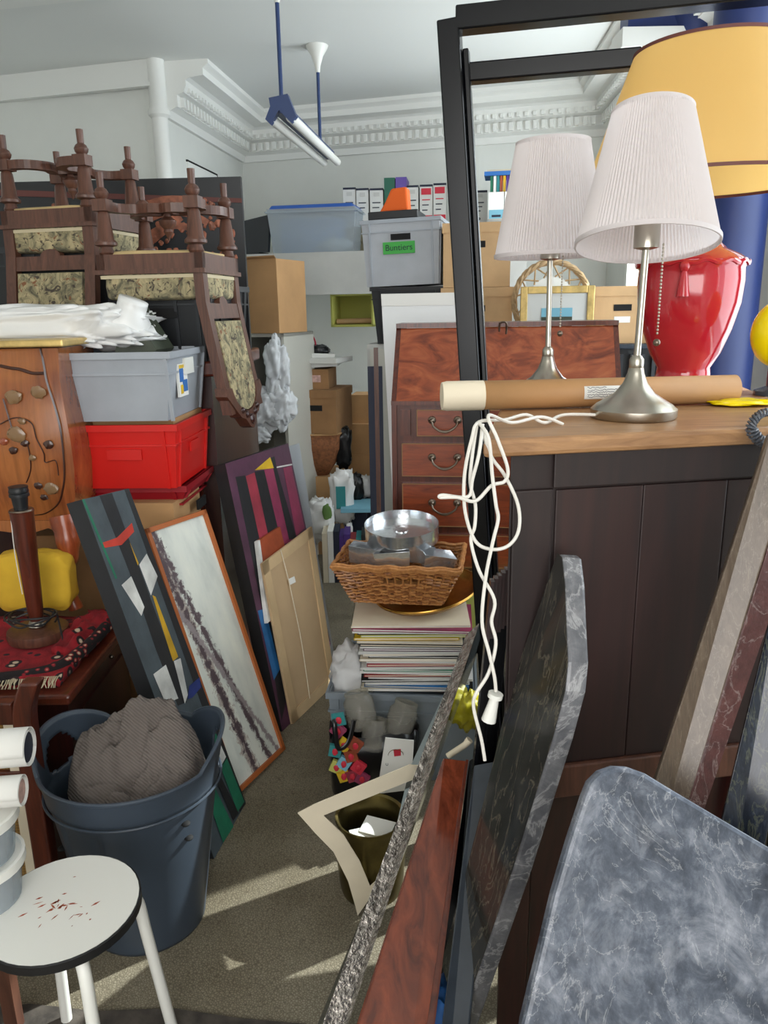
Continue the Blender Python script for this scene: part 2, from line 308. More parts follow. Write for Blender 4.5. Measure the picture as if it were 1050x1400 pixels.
# ================================================================== the setting
def struct(name, mb, mat, **k): return tag(mb.build(name, mat, **k), kind='structure')
CZ = 3.3
struct('floor', MB().box(-3.4, 3.2, -2.8, 8.8, -.1, 0), 'carpet')
struct('ceiling', MB().box(-3.6, 3.2, -2.8, 8.8, CZ, CZ+.1), 'ceiling_paint')
def v2(a): return V((a[0], a[1], 0))
def isect(p, d, q, e):
    den = d.x*e.y-d.y*e.x; t = ((q.x-p.x)*e.y-(q.y-p.y)*e.x)/den; return p+d*t
sA, sd = v2((-1.50, 5.98)), v2((.136, .991)).normalized()
bA, bd = v2((-.89, 7.64)), v2((.960, -.279)).normalized()
rA, rd = v2((1.92, 6.8)), v2((-.075, -1)).normalized()
cB = isect(sA, sd, bA, bd); cD = isect(bA, bd, rA, rd)
def wall(name, a, b, z0, z1, out, th=.14, mat='wall_paint'):
    mb = MB().prism([a+V((0, 0, z0)), b+V((0, 0, z0)), b+V((0, 0, z1)), a+V((0, 0, z1))], out*th); return struct(name, mb, mat)
nS = v2((-sd.y, sd.x)); nB = v2((-bd.y, bd.x)); nR = v2((-rd.y, rd.x))
wb = wall('wall_back', cB-bd*.2, cD+bd*.2, 0, CZ, nB)
wl = wall('wall_chimney_side', sA, cB, 0, CZ, nS)
wall('wall_left', v2((-3.3, 6.42)), sA-V((.02, 0, 0)), 0, CZ, v2((.2, 1)).normalized())
wall('wall_far_left', v2((-3.25, -2.7)), v2((-3.25, 6.5)), 0, CZ, V((-1, 0, 0)))
# right wall with the window opening
def rw(y): t = (y-rA.y)/rd.y; return rA+rd*t
wr = MB()
for y0, y1, z0, z1 in ((6.9, 6.1, 0, CZ), (6.1, 3.6, 0, .95), (6.1, 3.6, 2.9, CZ), (3.6, 3.10, 0, CZ), (3.10, 0.9, 0, .9), (3.10, .9, 3.0, CZ), (.9, -2.7, 0, CZ)):
    a, b = rw(y0), rw(y1); wr.prism([a+V((0, 0, z0)), b+V((0, 0, z0)), b+V((0, 0, z1)), a+V((0, 0, z1))], nR*.14)
struct('wall_right', wr, 'wall_paint')
win = MB()
for y0, y1, z0, z1 in ((3.10, 3.02, .9, 3.0), (.98, .9, .9, 3.0), (3.02, .98, .9, .97), (3.02, .98, 2.93, 3.0), (2.06, 2.0, .97, 2.93)):
    a, b = rw(y0)-nR*.01, rw(y1)-nR*.01; win.prism([a+V((0, 0, z0)), b+V((0, 0, z0)), b+V((0, 0, z1)), a+V((0, 0, z1))], nR*.1)
wo = struct('window_1', win, 'plaster')
for y0, y1 in ((3.02, 2.06), (2.0, .98)):
    a, b = rw(y0)+nR*.05, rw(y1)+nR*.05
    MB().prism([a+V((0, 0, .97)), b+V((0, 0, .97)), b+V((0, 0, 2.93)), a+V((0, 0, 2.93))], nR*.006).build('pane', 'window_pane', wo)
win = MB()
for y0, y1, z0, z1 in ((6.1, 6.03, .95, 2.9), (3.67, 3.6, .95, 2.9), (6.03, 3.67, .95, 1.02), (6.03, 3.67, 2.83, 2.9), (4.86, 4.80, 1.02, 2.83)):
    a, b = rw(y0)-nR*.01, rw(y1)-nR*.01; win.prism([a+V((0, 0, z0)), b+V((0, 0, z0)), b+V((0, 0, z1)), a+V((0, 0, z1))], nR*.1)
wo = struct('window_2', win, 'plaster')
for y0, y1 in ((6.03, 4.86), (4.80, 3.67)):
    a, b = rw(y0)+nR*.05, rw(y1)+nR*.05
    MB().prism([a+V((0, 0, 1.02)), b+V((0, 0, 1.02)), b+V((0, 0, 2.83)), a+V((0, 0, 2.83))], nR*.006).build('pane', 'window_pane', wo)
fw = MB()
for x0, x1, z0, z1 in ((-3.3, -2.0, 0, CZ), (2.3, 2.6, 0, CZ), (-2.0, 2.3, 0, .7), (-2.0, 2.3, 3.1, CZ)): fw.box(x0, x1, -2.75, -2.6, z0, z1)
struct('wall_front', fw, 'wall_paint')
# plaster cornice, mitred round the chimney side, the back wall and the right wall
PROF = [(0, -.36), (.03, -.36), (.045, -.31), (.09, -.29), (.10, -.29), (.10, -.215), (.15, -.20), (.17, -.16), (.17, -.125), (.20, -.11), (.25, -.105), (.30, -.10), (.30, -.055), (.34, -.03), (.34, 0), (0, 0)]
def cornice_path(d):
    a = sA-nS*d; b = isect(sA-nS*d, sd, bA-nB*d, bd); c = isect(bA-nB*d, bd, rA-nR*d, rd); e = rw(2.6)-nR*d
    return [a, b, c, e]
cm = MB(); n = len(PROF); vs = [p+V((0, 0, CZ+z)) for d, z in PROF for p in cornice_path(d)]
cm.add(vs, [(i*4+j, ((i+1) % n)*4+j, ((i+1) % n)*4+j+1, i*4+j+1) for i in range(n) for j in range(3)]+[tuple(i*4 for i in range(n)), tuple(i*4+3 for i in range(n))])
co = struct('trim_1', cm, 'plaster')
dm = MB(); path = cornice_path(.10); path2 = cornice_path(.135)
for s in range(3):
    L = (path[s+1]-path[s]).length; u = (path[s+1]-path[s]).normalized(); nn = (nS, nB, nR)[s]
    k = .05
    while k < L-.05:
        p = path[s]+u*k
        for (o2, z0, z1, w_) in ((0, -.285, -.222, .032), (.05, -.195, -.165, .026)):
            q = p-nn*o2; dm.prism([q+V((0, 0, CZ+z0)), q+u*w_+V((0, 0, CZ+z0)), q+u*w_+V((0, 0, CZ+z1)), q+V((0, 0, CZ+z1))], -nn*.03)
        k += .066
tag(dm.build('dentils', 'plaster', co), kind='stuff')
# picture rail on the left wall, corner pilaster, cupboard door lines
lw0, lw1 = v2((-3.2, 6.40)), sA-V((.06, .03, 0)); ln = v2((-.2, -1)).normalized()
m = MB().prism([lw0+V((0, 0, 3.15)), lw1+V((0, 0, 3.15)), lw1+V((0, 0, 3.3)), lw0+V((0, 0, 3.3))], ln*.035); m.prism([lw0+V((0, 0, 3.13)), lw1+V((0, 0, 3.13)), lw1+V((0, 0, 3.155)), lw0+V((0, 0, 3.155))], ln*.05)
struct('trim_2', m, 'plaster')
pm = MB(); pp_ = sA+V((-.03, -.03, 0)); pm.lathe([(.055, 0), (.055, 2.93), (.075, 2.95), (.075, 2.98), (.06, 3.0), (.06, 3.3)], 16, pp_)
struct('trim_3', pm, 'plaster', smooth=True)
dn = -nS; d0 = sA+sd*.35; d1 = sA+sd*1.0
m = MB()
def strip(a, b, z0, z1, t=.012): m.prism([a+V((0, 0, z0)), b+V((0, 0, z0)), b+V((0, 0, z1)), a+V((0, 0, z1))], dn*t)
strip(d0, d1, 2.0, 2.72); dp = struct('door_1', m, 'plaster')
m = MB(); strip(sA+sd*1.03, sA+sd*1.40, 2.0, 2.70); struct('door_2', m, 'plaster')
m = MB(); strip(d0-sd*.01, d1+sd*.012, 2.715, 2.728, .014); strip(d1, d1+sd*.012, 2.0, 2.72, .014); m.build('door_gap', 'slot_black', dp)
m = MB(); strip(sA+sd*.42, sA+sd*.435, 2.44, 2.58, .03); m.build('door_handle', 'plaster', dp)
struct('trim_10', MB().prism([atz(-120, 26, CZ-.03), atz(162, -4, CZ-.03), atz(162, -22, CZ-.03), atz(-120, 8, CZ-.03)], V((0, 0, .03))), 'plaster')
# dark worn mat at the very bottom of the floor
struct('trim_4', slabpx([(-60, 1385), (40, 1372), (130, 1382), (235, 1378), (330, 1392), (420, 1400), (420, 1520), (-60, 1520)], V((0, 0, .006)), V((0, 0, -1)), V((0, 0, -.005))), 'mat_grey')
# mezzanine: grey fascia with an olive back shelf
fm, fw_, fh = frame(330, 6.34, 720, 5.95, pyB=401, pyT=342)
ml = MB(fm); ml.box(-.05, fw_, 0, .04, 0, fh); ml.box(-.05, fw_, .04, 1.25, fh-.05, fh)
mez = struct('trim_5', ml, 'loft_grey')
MB(fm).box(.65, fw_, .42, 1.2, fh+.10, fh+.215).build('back_shelf', 'olive', mez)
MB(fm).box(.66, fw_, .44, .46, fh, fh+.10).build('shelf_riser', 'olive', mez)
LOFT = fm.translation.z+fh; SHELF = LOFT+.215
# blue columns by the window
def column(name, px, Y, r, zt, flare, label):
    x = x_at(px, Y, 1.9); pr = [(r*1.3, 0), (r*1.3, .12), (r, .16), (r, zt-.3)]
    pr += [(r*1.05, zt-.22), (r*1.9, zt-.05), (r*2.0, zt)] if flare else [(r, zt)]
    o = MB().lathe(pr, 28, (x, Y, 0)).build(name, 'blue_paint', smooth=True); return tag(o, kind='structure')
column('trim_6', 1000, 3.2, .128, CZ, False, '')
column('trim_7', 925, 4.55, .085, 3.13, True, '')
x7 = x_at(925, 4.55, 3.1)
m = MB(); m.box(x7-.27, x7+.6, 4.48, 4.62, 2.99, 3.14); m.box(x7-.29, x7+.6, 4.46, 4.64, 3.10, 3.14); struct('trim_8', m, 'blue_paint')
m = MB(); m.box(x7-.30, x7+.62, 4.44, 4.66, 3.14, 3.3); m.box(x7-.30, x7+.62, 4.46, 4.66, 2.9, 2.99); struct('trim_9', m, 'plaster')

# ================================================================== hanging fluorescent light
n0 = aty(383, 155, 4.45); n1 = aty(452, 218, 6.15); dv = (n1-n0).normalized()
sdv = dv.cross(V((0, 0, 1))).normalized(); uv = sdv.cross(dv)
t = thing('pendant_light', 'blue fluorescent ceiling light with two bare tubes hung on thin rods', 'ceiling light', n0)
def sec(pts, a, b): return MB().prism([a+sdv*x+uv*z for x, z in pts], b-a)
sec([(-.03, .0), (.03, 0), (.03, .05), (-.03, .05)], n0, n1).build('channel', 'fixture_blue', t)
sec([(-.05, .07), (.05, .085), (.09, -.02), (.06, -.05), (.0, .01), (-.05, -.055), (-.075, -.03), (-.045, .03)], n0-dv*.03, n0+dv*.02).build('end_cap', 'fixture_blue', t)
for s in (-1, 1):
    tb = MB().tube([n0+sdv*.055*s+uv*-.02, n1+sdv*.05*s+uv*-.02], .026, 12).build('tube', 'white_plastic', t, smooth=True)
    MB().tube([n1+sdv*.05*s+uv*-.02, n1+dv*.02+sdv*.05*s+uv*-.02], .022, 12).build('tube_cap', 'steel', tb, smooth=True)
r1 = n0+dv*.05; r2 = n0+(n1-n0)*.74
for p in (r1, r2):
    MB().tube([p+uv*.03, V((p.x, p.y, CZ))], .011, 8).build('rod', 'fixture_blue', t, smooth=True)
    MB().lathe([(.014, -.16), (.02, -.12), (.04, -.06), (.07, -.015), (.075, 0)], 20, (p.x, p.y, CZ-.001)).build('ceiling_rose', 'white_plastic', t, smooth=True)

# ================================================================== generic builders
def crate(name, label, m, w, d, h, mat, rib, group=None, taper=.02, ribs=(.12, .88), slot=True, wall_=.006, cat='crate'):
    """open plastic crate; local x along front, y away"""
    t = thing(name, label, cat, group=group, m=m)
    o = MB(); x0, x1, y0, y1 = taper, w-taper, taper, d-taper; q = wall_
    O = [(x0, y0, 0), (x1, y0, 0), (x1, y1, 0), (x0, y1, 0)]; T = [(0, 0, h), (w, 0, h), (w, d, h), (0, d, h)]
    Ti = [(q, q, h), (w-q, q, h), (w-q, d-q, h), (q, d-q, h)]; Bi = [(x0+q, y0+q, q), (x1-q, y0+q, q), (x1-q, y1-q, q), (x0+q, y1-q, q)]
    f = [(3, 2, 1, 0)]
    for i in range(4):
        j = (i+1) % 4; f += [(i, j, 4+j, 4+i), (4+i, 4+j, 8+j, 8+i), (8+i, 8+j, 12+j, 12+i)]
    f.append((12, 13, 14, 15)); o.add(O+T+Ti+Bi, f); o.build('body', mat, t, local=True)
    r = MB()
    for z0, z1, e in ((h-.022, h, .010), (h-.075, h-.068, .006)):
        k = taper*(1-(z0/h))
        r.box(k-e, w-k+e, k-e, k+.002, z0, z1); r.box(k-e, w-k+e, d-k-.002, d-k+e, z0, z1); r.box(k-e, k+.002, k, d-k, z0, z1); r.box(w-k-.002, w-k+e, k, d-k, z0, z1)
    r.build('rim', rib, t, local=True)
    for a in ribs:
        for side in (0, 1):
            b = MB()
            if side == 0:
                xx = w*a; b.prism([(xx-.006, taper-.007, 0), (xx+.006, taper-.007, 0), (xx+.006, -.007, h-.02), (xx-.006, -.007, h-.02)], (0, .009, 0))
            else:
                yy = d*a; b.prism([(w-taper+.007, yy-.006, 0), (w-taper+.007, yy+.006, 0), (w+.007, yy+.006, h-.02), (w+.007, yy-.006, h-.02)], (-.009, 0, 0))
            b.build('rib', rib, t, local=True)
    if slot:
        for side in (0, 1):
            b = MB()
            k = taper*.25
            if side == 0: b.box(w*.5-.06, w*.5+.06, k-.006, k+.003, h-.12, h-.085)
            else: b.box(w-k-.003, w-k+.006, d*.5-.05, d*.5+.05, h-.12, h-.085)
            b.build('handle_slot', slot if isinstance(slot, str) else 'slot_black', t, local=True)
    return t
def carton(name, label, m, w, d, h, mat='cardboard', lid=.0, slot=True, group=None, flap=False, cat='box', label_card=False):
    t = thing(name, label, cat, group=group, m=m)
    MB().box(0, w, 0, d, 0, h-(.0 if not lid else .004)).build('body', mat, t, local=True)
    if lid:
        l = MB().box(-.006, w+.006, -.006, d+.006, h-lid, h).build('lid', mat, t, local=True)
        MB().box(-.007, w+.007, -.0075, -.005, h-lid, h-lid+.008).build('lid_edge', 'cardboard_pale', l)if False else None
    if slot:
        zz = h-lid-.065
        MB().box(w*.5-.05, w*.5+.05, -.003, .004, zz-.018, zz+.018).build('handle_hole', 'slot_black', t, local=True)
    if label_card: MB().box(w*.5-.045, w*.5+.045, -.003, .002, h-lid-.15, h-lid-.115).build('label_card', 'white_paper', t, local=True)
    if flap:
        MB().prism([(0, 0, h), (w, 0, h), (w, -.02, h+.012), (0, -.02, h+.012)], (0, 0, .004)).build('flap', mat, t, local=True)
    return t

# ================================================================== upturned carved chairs
def chair(label, M):
    t = thing('carved_chair', label, 'chair', group='upturned tapestry chairs', m=M)
    W, D = .40, .40
    prof = [(.0135, 0), (.0125, .05), (.020, .055), (.027, .068), (.024, .08), (.016, .09), (.018, .092)]
    prof2 = [(.018, .128), (.017, .13), (.022, .14), (.030, .225), (.040, .236), (.040, .246), (.022, .252), (.024, .262), (.028, .272), (.024, .28)]
    for sx in (-1, 1):
        for sy in (-1, 1):
            c = (sx*(W/2-.03), sy*(D/2-.03), 0); lg = MB().lathe(prof, 10, c); lg.lathe(prof2, 10, c)
            lg.box(c[0]-.027, c[0]+.027, c[1]-.027, c[1]+.027, .09, .13); lg.build('leg', 'chair_wood', t, smooth=True, local=True)
    for sx in (-1, 1):
        for sy in (-1, 1):
            a = V((sx*(W/2-.03), sy*(D/2-.03), .11)); b = V((0, 0, .11))
            pts = [a, V((sx*.085, sy*.165, .11)), V((sx*.035, sy*.10, .11)), V((sx*.05, sy*.03, .11)), b]
            s_ = MB(); pc = catmull(pts, 5); N = len(pc); vs = []
            for i, p in enumerate(pc):
                tg = (pc[min(i+1, N-1)]-pc[max(i-1, 0)]).normalized(); sdd = V((-tg.y, tg.x, 0))*.02
                vs += [p-sdd+V((0, 0, -.016)), p+sdd+V((0, 0, -.016)), p+sdd+V((0, 0, .016)), p-sdd+V((0, 0, .016))]
            s_.add(vs, [(i*4+j, i*4+(j+1) % 4, (i+1)*4+(j+1) % 4, (i+1)*4+j) for i in range(N-1) for j in range(4)]+[(3, 2, 1, 0), (N*4-4, N*4-3, N*4-2, N*4-1)])
            s_.build('stretcher', 'chair_wood', t, local=True)
    MB().lathe([(.012, .12), (.014, .135), (.034, .15), (.030, .165), (.016, .18), (.018, .19), (.008, .205), (.003, .22)], 12).build('finial', 'chair_wood', t, smooth=True, local=True)
    rl = MB(); z0, z1 = .28, .345
    rl.box(-W/2, W/2, -D/2, -D/2+.03, z0, z1); rl.box(-W/2, W/2, D/2-.03, D/2, z0, z1); rl.box(-W/2, -W/2+.03, -D/2, D/2, z0, z1); rl.box(W/2-.03, W/2, -D/2, D/2, z0, z1)
    rl.box(-W/2-.008, W/2+.008, -D/2-.008, D/2+.008, z1-.012, z1+.004); rl.build('seat_frame', 'chair_wood', t, local=True)
    MB().blob((0, 0, .284), (W*.46, D*.46, .02), 1, .1, 2, box=.35).build('seat_lining', 'calico', t, smooth=True, local=True)
    cu = MB().blob((0, 0, .39), (W*.485, D*.485, .052), 3, .02, 2, box=.22, nu=40, nv=16).build('seat_cushion', 'tapestry', t, smooth=True, local=True)
    br = MB(); z = .352
    br.box(-W*.47, W*.47, -D*.49, -D*.475, z, z+.012); br.box(-W*.47, W*.47, D*.475, D*.49, z, z+.012); br.box(-W*.49, -W*.475, -D*.47, D*.47, z, z+.012); br.box(W*.475, W*.49, -D*.47, D*.47, z, z+.012); br.build('braid_trim', 'braid', cu)if False else br.build('braid_trim', 'braid', t, local=True)
    # the back: +y side, raked
    def by(z): return D/2-.02+max(0, z-.43)*.17
    H = .86
    for sx in (-1, 1):
        st = MB(); x0, x1 = (W/2-.045, W/2) if sx > 0 else (-W/2, -W/2+.045)
        zs = [.345, .45, .6, .76, H]; vs = []
        for z in zs: vs += [(x0, by(z)-.018, z), (x1, by(z)-.018, z), (x1, by(z)+.018, z), (x0, by(z)+.018, z)]
        st.add(vs, [(i*4+j, i*4+(j+1) % 4, i*4+4+(j+1) % 4, i*4+4+j) for i in range(4) for j in range(4)]+[(3, 2, 1, 0), (16, 17, 18, 19)]); st.build('back_stile', 'chair_wood', t, local=True)
    lr = MB(); a = [(-W/2+.04, .455), (W/2-.04, .455), (W/2-.04, .51), (-W/2+.04, .51)]
    lr.prism([(x, by(z)-.015, z) for x, z in a], (0, .03, 0)); hc = [(.045*math.cos(math.pi*i/8), .456-.028*math.sin(math.pi*i/8)) for i in range(9)]; lr.prism([(x, by(z)-.015, z) for x, z in hc], (0, .03, 0))
    lr.build('back_rail', 'chair_wood', t, local=True)
    pn = MB()
    arch = [(-W/2+.055, .52), (W/2-.055, .52), (W/2-.055, .76)]+[((W/2-.055)*math.cos(math.pi*i/10), .76+.10*math.sin(math.pi*i/10)) for i in range(1, 10)]+[(-W/2+.055, .76)]
    pn.prism([(x, by(z)-.016, z) for x, z in arch], (0, .036, 0)); pn.build('back_panel', 'tapestry', t, local=True)
    inner = [((W/2-.055)*math.cos(math.pi*i/12), .765+.10*math.sin(math.pi*i/12)) for i in range(13)]
    outer = [(-W/2-.01, .76), (-W/2-.02, .79), (-W/2+.005, .81), (-.15, .85), (-.11, .88), (-.07, .89), (-.03, .925), (0, .935), (.03, .925), (.07, .89), (.11, .88), (.15, .85), (W/2-.005, .81), (W/2+.02, .79), (W/2+.01, .76)]
    cr = MB(); cr.prism([(x, by(z)-.022, z) for x, z in outer+inner], (0, .046, 0)); cr.build('crest', 'chair_wood', t, local=True)
    cv = MB()
    for x, z, r in ((0, .90, .022), (.05, .875, .014), (-.05, .875, .014), (.09, .855, .012), (-.09, .855, .012)): cv.blob((x, by(z)+.024, z), (r, .012, r), x*9, .3, 3, nu=12, nv=8)
    cv.build('carving', 'mahogany_dark', t, smooth=True, local=True)
    return t
FLIP = Matrix.Rotation(math.pi, 4, 'X')
ZA = 2.285; ZB = 2.09
pa = (aty(64, 165, 3.2)); cA = V((-1.262, 3.41, ZA))
MA = Matrix.Translation(cA) @ Matrix.Rotation(math.radians(-13), 4, 'Z') @ FLIP
chair('upturned carved chair with its tapestry back facing front, the leftmost of the pair', MA)
cB_ = V((-.80, 3.10, ZB))
MBm = Matrix.Translation(cB_) @ Matrix.Rotation(math.radians(90-8), 4, 'Z') @ FLIP
chair('upturned carved chair on the black crate with its back hanging at the right', MBm)

# ================================================================== wardrobe, black crates and the big print behind the chairs
WT = 1.425
t = thing('wardrobe', 'dark mahogany cupboard under the black crates and upturned chairs', 'cupboard', (-1.2, 3.0, 0))
MB().box(-1.95, -.66, 3.02, 4.05, 0.05, WT-.06).build('body', 'mahogany_dark', t)
MB().box(-1.98, -.63, 2.97, 4.07, WT-.06, WT).build('cornice', 'mahogany', t, bevel=.01)
for x0, x1 in ((-1.30, -.72),):
    d_ = MB().box(x0, x1, 3.0, 3.02, .12, WT-.1).build('door', 'mahogany', t)
    MB().box(x0+.09, x1-.09, 2.996, 3.002, .25, WT-.2).build('door_panel', 'olive', d_)
MB().box(-1.95, -.66, 3.0, 4.0, 0, .05).build('plinth', 'mahogany_dark', t)
fm, w_, h_ = frame(163, 2.98, 283, 2.93, zb=WT, pyT=389)
crate('plastic_crate', 'black plastic crate under the right-hand upturned chair', fm, w_, .5, h_, 'black_plastic', 'black_plastic_rib', 'black storage crates', ribs=(.1, .33, .66, .9))
fm, w_, h_ = frame(-40, 3.32, 150, 3.27, zb=WT, pyT=337)
crate('plastic_crate', 'tall black plastic crate behind the left upturned chair', fm, w_, .4, h_, 'black_plastic', 'black_plastic_rib', 'black storage crates', ribs=(.1, .3, .5, .7, .9), slot=False)
fm, w_, h_ = frame(-60, 3.98, 336, 3.92, zb=WT, pyT=246)
t = thing('architectural_print', 'wide black board printed with copper-coloured carved arches behind the chairs', 'picture', m=fm)
MB().box(0, w_, 0, .03, 0, h_).build('board', 'poster_black', t, local=True)
random.seed(3)
def flat(mb, pts, e=.004): return mb.prism([(x, -.001, z+.15) for x, z in pts], (0, -e, 0))
for a, b, wd in (((w_*.56, .22), (w_*.80, .46), .05), ((w_*.52, .27), (w_*.70, .47), .03), ((w_*.35, .25), (w_*.43, .48), .05), ((w_*.12, .3), (w_*.16, .50), .06)):
    q = MB(); dx, dz = b[0]-a[0], b[1]-a[1]; L = math.hypot(dx, dz); nx, nz = -dz/L*wd, dx/L*wd
    flat(q, [a, b, (b[0]+nx, b[1]+nz), (a[0]+nx, a[1]+nz)]); q.build('printed_moulding', 'copper', t, local=True)
for rr in (.20, .26, .32):
    q = MB(); cx, cz = w_*.77, .22; A = [math.pi*(.30+.48*i/12) for i in range(13)]
    flat(q, [(cx+rr*math.cos(a), cz+rr*math.sin(a)) for a in A]+[(cx+(rr+.03)*math.cos(a), cz+(rr+.03)*math.sin(a)) for a in A[::-1]], .005); q.build('printed_arch', 'copper', t, local=True)
q = MB()
for i in range(260):
    x = random.uniform(w_*.2, w_*.97); z = random.uniform(.3, .70); r = random.uniform(.006, .02); q.blob((x, -.003, z), (r, .004, r), i, .5, 3, nu=7, nv=5)
tag(q.build('printed_ornament', 'copper', t, local=True), kind='stuff')
q = MB(); flat(q, [(0, .60), (w_, .53), (w_, .55), (0, .63)], .004); q.build('printed_band', 'shade_trim', t, local=True)

# ================================================================== crate stack in front of the wardrobe
SX = Matrix.Identity(4)
fm, w_, h_ = frame(150, 2.62, 252, 2.60, zb=0, pyT=688); h1 = fm.translation.z+h_
carton('cardboard_box', 'tall brown cardboard box under the dark red crate', fm, w_, .3, h_, slot=False)
fm, w_, h_ = frame(110, 2.66, 255, 2.64, zb=h1, pyT=665); 
crate('plastic_crate', 'dark red plastic crate at the bottom of the crate stack', fm, w_, .36, h_, 'dark_red_plastic', 'dark_red_plastic', 'stacked coloured crates'); z2 = h1+h_
fm, w_, h_ = frame(98, 2.60, 243, 2.58, zb=z2+.002, pyT=581)
crate('plastic_crate', 'bright red plastic crate in the middle of the stack', fm, w_, .42, h_, 'red_plastic', 'red_plastic', 'stacked coloured crates', slot='red_plastic'); z3 = z2+.002+h_
fm, w_, h_ = frame(120, 2.66, 240, 2.64, zb=z3-.16, zt=z3+.012)
carton('cardboard_box', 'flattened cardboard between the red crate and the grey crate', fm, w_, .33, h_, slot=False)
z3 += .014
fm, w_, h_ = frame(72, 2.56, 234, 2.54, zb=z3, pyT=482)
gc = crate('plastic_crate', 'pale grey plastic crate with a colourful sticker on top of the red crate', fm, w_, .42, h_, 'grey_plastic', 'grey_plastic', 'stacked coloured crates', ribs=(.97,), slot=False, taper=.03)
MB().box(w_-.012, w_+.004, .16, .26, h_-.085, h_-.03).build('handle', 'white_plastic', gc, local=True); z4 = z3+h_
m = MB(); m.box(w_-.012, w_-.004, .1, .2, .07, .18); st = m.build('sticker', 'white_paper', gc, local=True)
MB().box(w_-.0035, w_-.002, .11, .15, .12, .165).build('sticker_print', 'blue_box', gc, local=True); MB().box(w_-.0035, w_-.002, .14, .19, .085, .125).build('sticker_print', 'blue_box', gc, local=True)
MB().box(w_-.0035, w_-.002, .11, .19, .166, .177).build('sticker_print', 'p_ochre', gc, local=True); MB().box(w_-.0035, w_-.002, .115, .14, .08, .11).build('sticker_print', 'p_ochre', gc, local=True)
# dark green wedge and white parcel
a = aty(160, 488, 2.72); m = MB().prism([aty(157, 484, 2.70), aty(168, 416, 2.72), aty(176, 420, 2.72), aty(214, 478, 2.74), aty(205, 492, 2.72)], V((.02, .16, .0)))
tag(m.build('folder_wedge', 'dark_green_card'), 'dark green pointed card folder standing in the pale grey crate', 'folder')
m = MB().blob((0, 0, 0), (.36, .16, .07), 5, .14, 2.6, .2, 90, 44, .5)
zc = z4+.075; ctr = aty(62, 448, 2.78); ctr.z = max(ctr.z, zc-.01)
m.v = [p+ctr for p in m.v]
q = MB().tube([ctr+V((.2, 0, -.02)), ctr+V((.29, -.04, .0)), ctr+V((.335, -.05, .09))], [.07, .075, .05], 12, 5)
m.v += q.v; m.f += [tuple(i+len(m.v)-len(q.v) for i in f) for f in q.f]
tag(m.build('polythene_parcel', 'polythene', smooth=2), 'crumpled white polythene parcel lying across the top of the crates', 'parcel')
# ================================================================== mahogany desk with rug
DZ = .60
t = thing('mahogany_desk', 'dark red mahogany desk under the red patterned rug', 'desk', (-1.2, 2.1, 0))
MB().box(-1.75, -.885, 1.93, 2.42, .04, DZ-.03).build('body', 'mahogany_dark', t)
MB().box(-1.78, -.865, 1.90, 2.44, DZ-.03, DZ).build('desk_top', 'mahogany', t, bevel=.008)
MB().box(-.886, -.875, 2.0, 2.36, .12, DZ-.09).build('side_panel', 'mahogany_dark', t)
MB().box(-1.72, -.9, 1.95, 2.4, 0, .04).build('plinth', 'mahogany_dark', t)
kn = aty(119, 898, 2.2); MB().blob((-.872, 2.25, DZ-.05), (.008, .008, .008), 0, 0, 1, nu=10, nv=6).build('knob', 'aged_brass', t, smooth=True)
t = thing('oriental_rug', 'red oriental rug with black and cream border folded on the desk', 'rug', (-1.2, 2.1, DZ))
def sheet(x0, x1, y0, y1, z, th, seed, amp, nx=40, ny=30):
    vs = []; 
    for s in (1, 0):
        for j in range(ny+1):
            for i in range(nx+1):
                u, v_ = i/nx, j/ny; x = x0+(x1-x0)*u+.012*noise.noise(V((v_*6, seed, 0))); y = y0+(y1-y0)*v_+.012*noise.noise(V((u*8, seed, 5)))
                vs.append((x, y, z+(th+amp*max(0, noise.noise(V((u*4, v_*4, seed)))+.2))*s))
    N = (nx+1)*(ny+1); fs = []
    for j in range(ny):
        for i in range(nx):
            a = j*(nx+1)+i; fs += [(a, a+1, a+nx+2, a+nx+1), (N+a, N+a+nx+1, N+a+nx+2, N+a+1)]
    ed = [i for i in range(nx+1)]+[j*(nx+1)+nx for j in range(1, ny+1)]+[ny*(nx+1)+i for i in range(nx-1, -1, -1)]+[j*(nx+1) for j in range(ny-1, 0, -1)]
    fs += [(ed[k], N+ed[k], N+ed[(k+1) % len(ed)], ed[(k+1) % len(ed)]) for k in range(len(ed))]
    return MB().add(vs, fs)
sheet(-1.72, -.91, 1.95, 2.42, DZ+.001, .02, 2, .02).build('rug_field', 'rug', t, smooth=2)
sheet(-1.0, -.895, 2.12, 2.42, DZ+.012, .028, 6, .03, 14, 20).build('rug_fold', 'rug', t, smooth=2)
bd = MB().tube([(-1.45, 1.945, DZ+.022), (-1.15, 1.95, DZ+.024), (-.96, 2.0, DZ+.026), (-.91, 2.12, DZ+.03), (-.89, 2.28, DZ+.04)], .019, 10, 8); bd.build('rug_border', 'rug_border', t, smooth=True)
fg = MB()
for i in range(120):
    p = V((-1.45+.54*i/120, 1.94+.02*i/120, DZ+.03)); fg.tube([p, p+V((random.uniform(-.004, .004), -.02, -.008)), p+V((random.uniform(-.006, .006), -.03, -.02))], .0014, 4)
tag(fg.build('fringe', 'fringe', t), kind='stuff')
RZ = DZ+.026
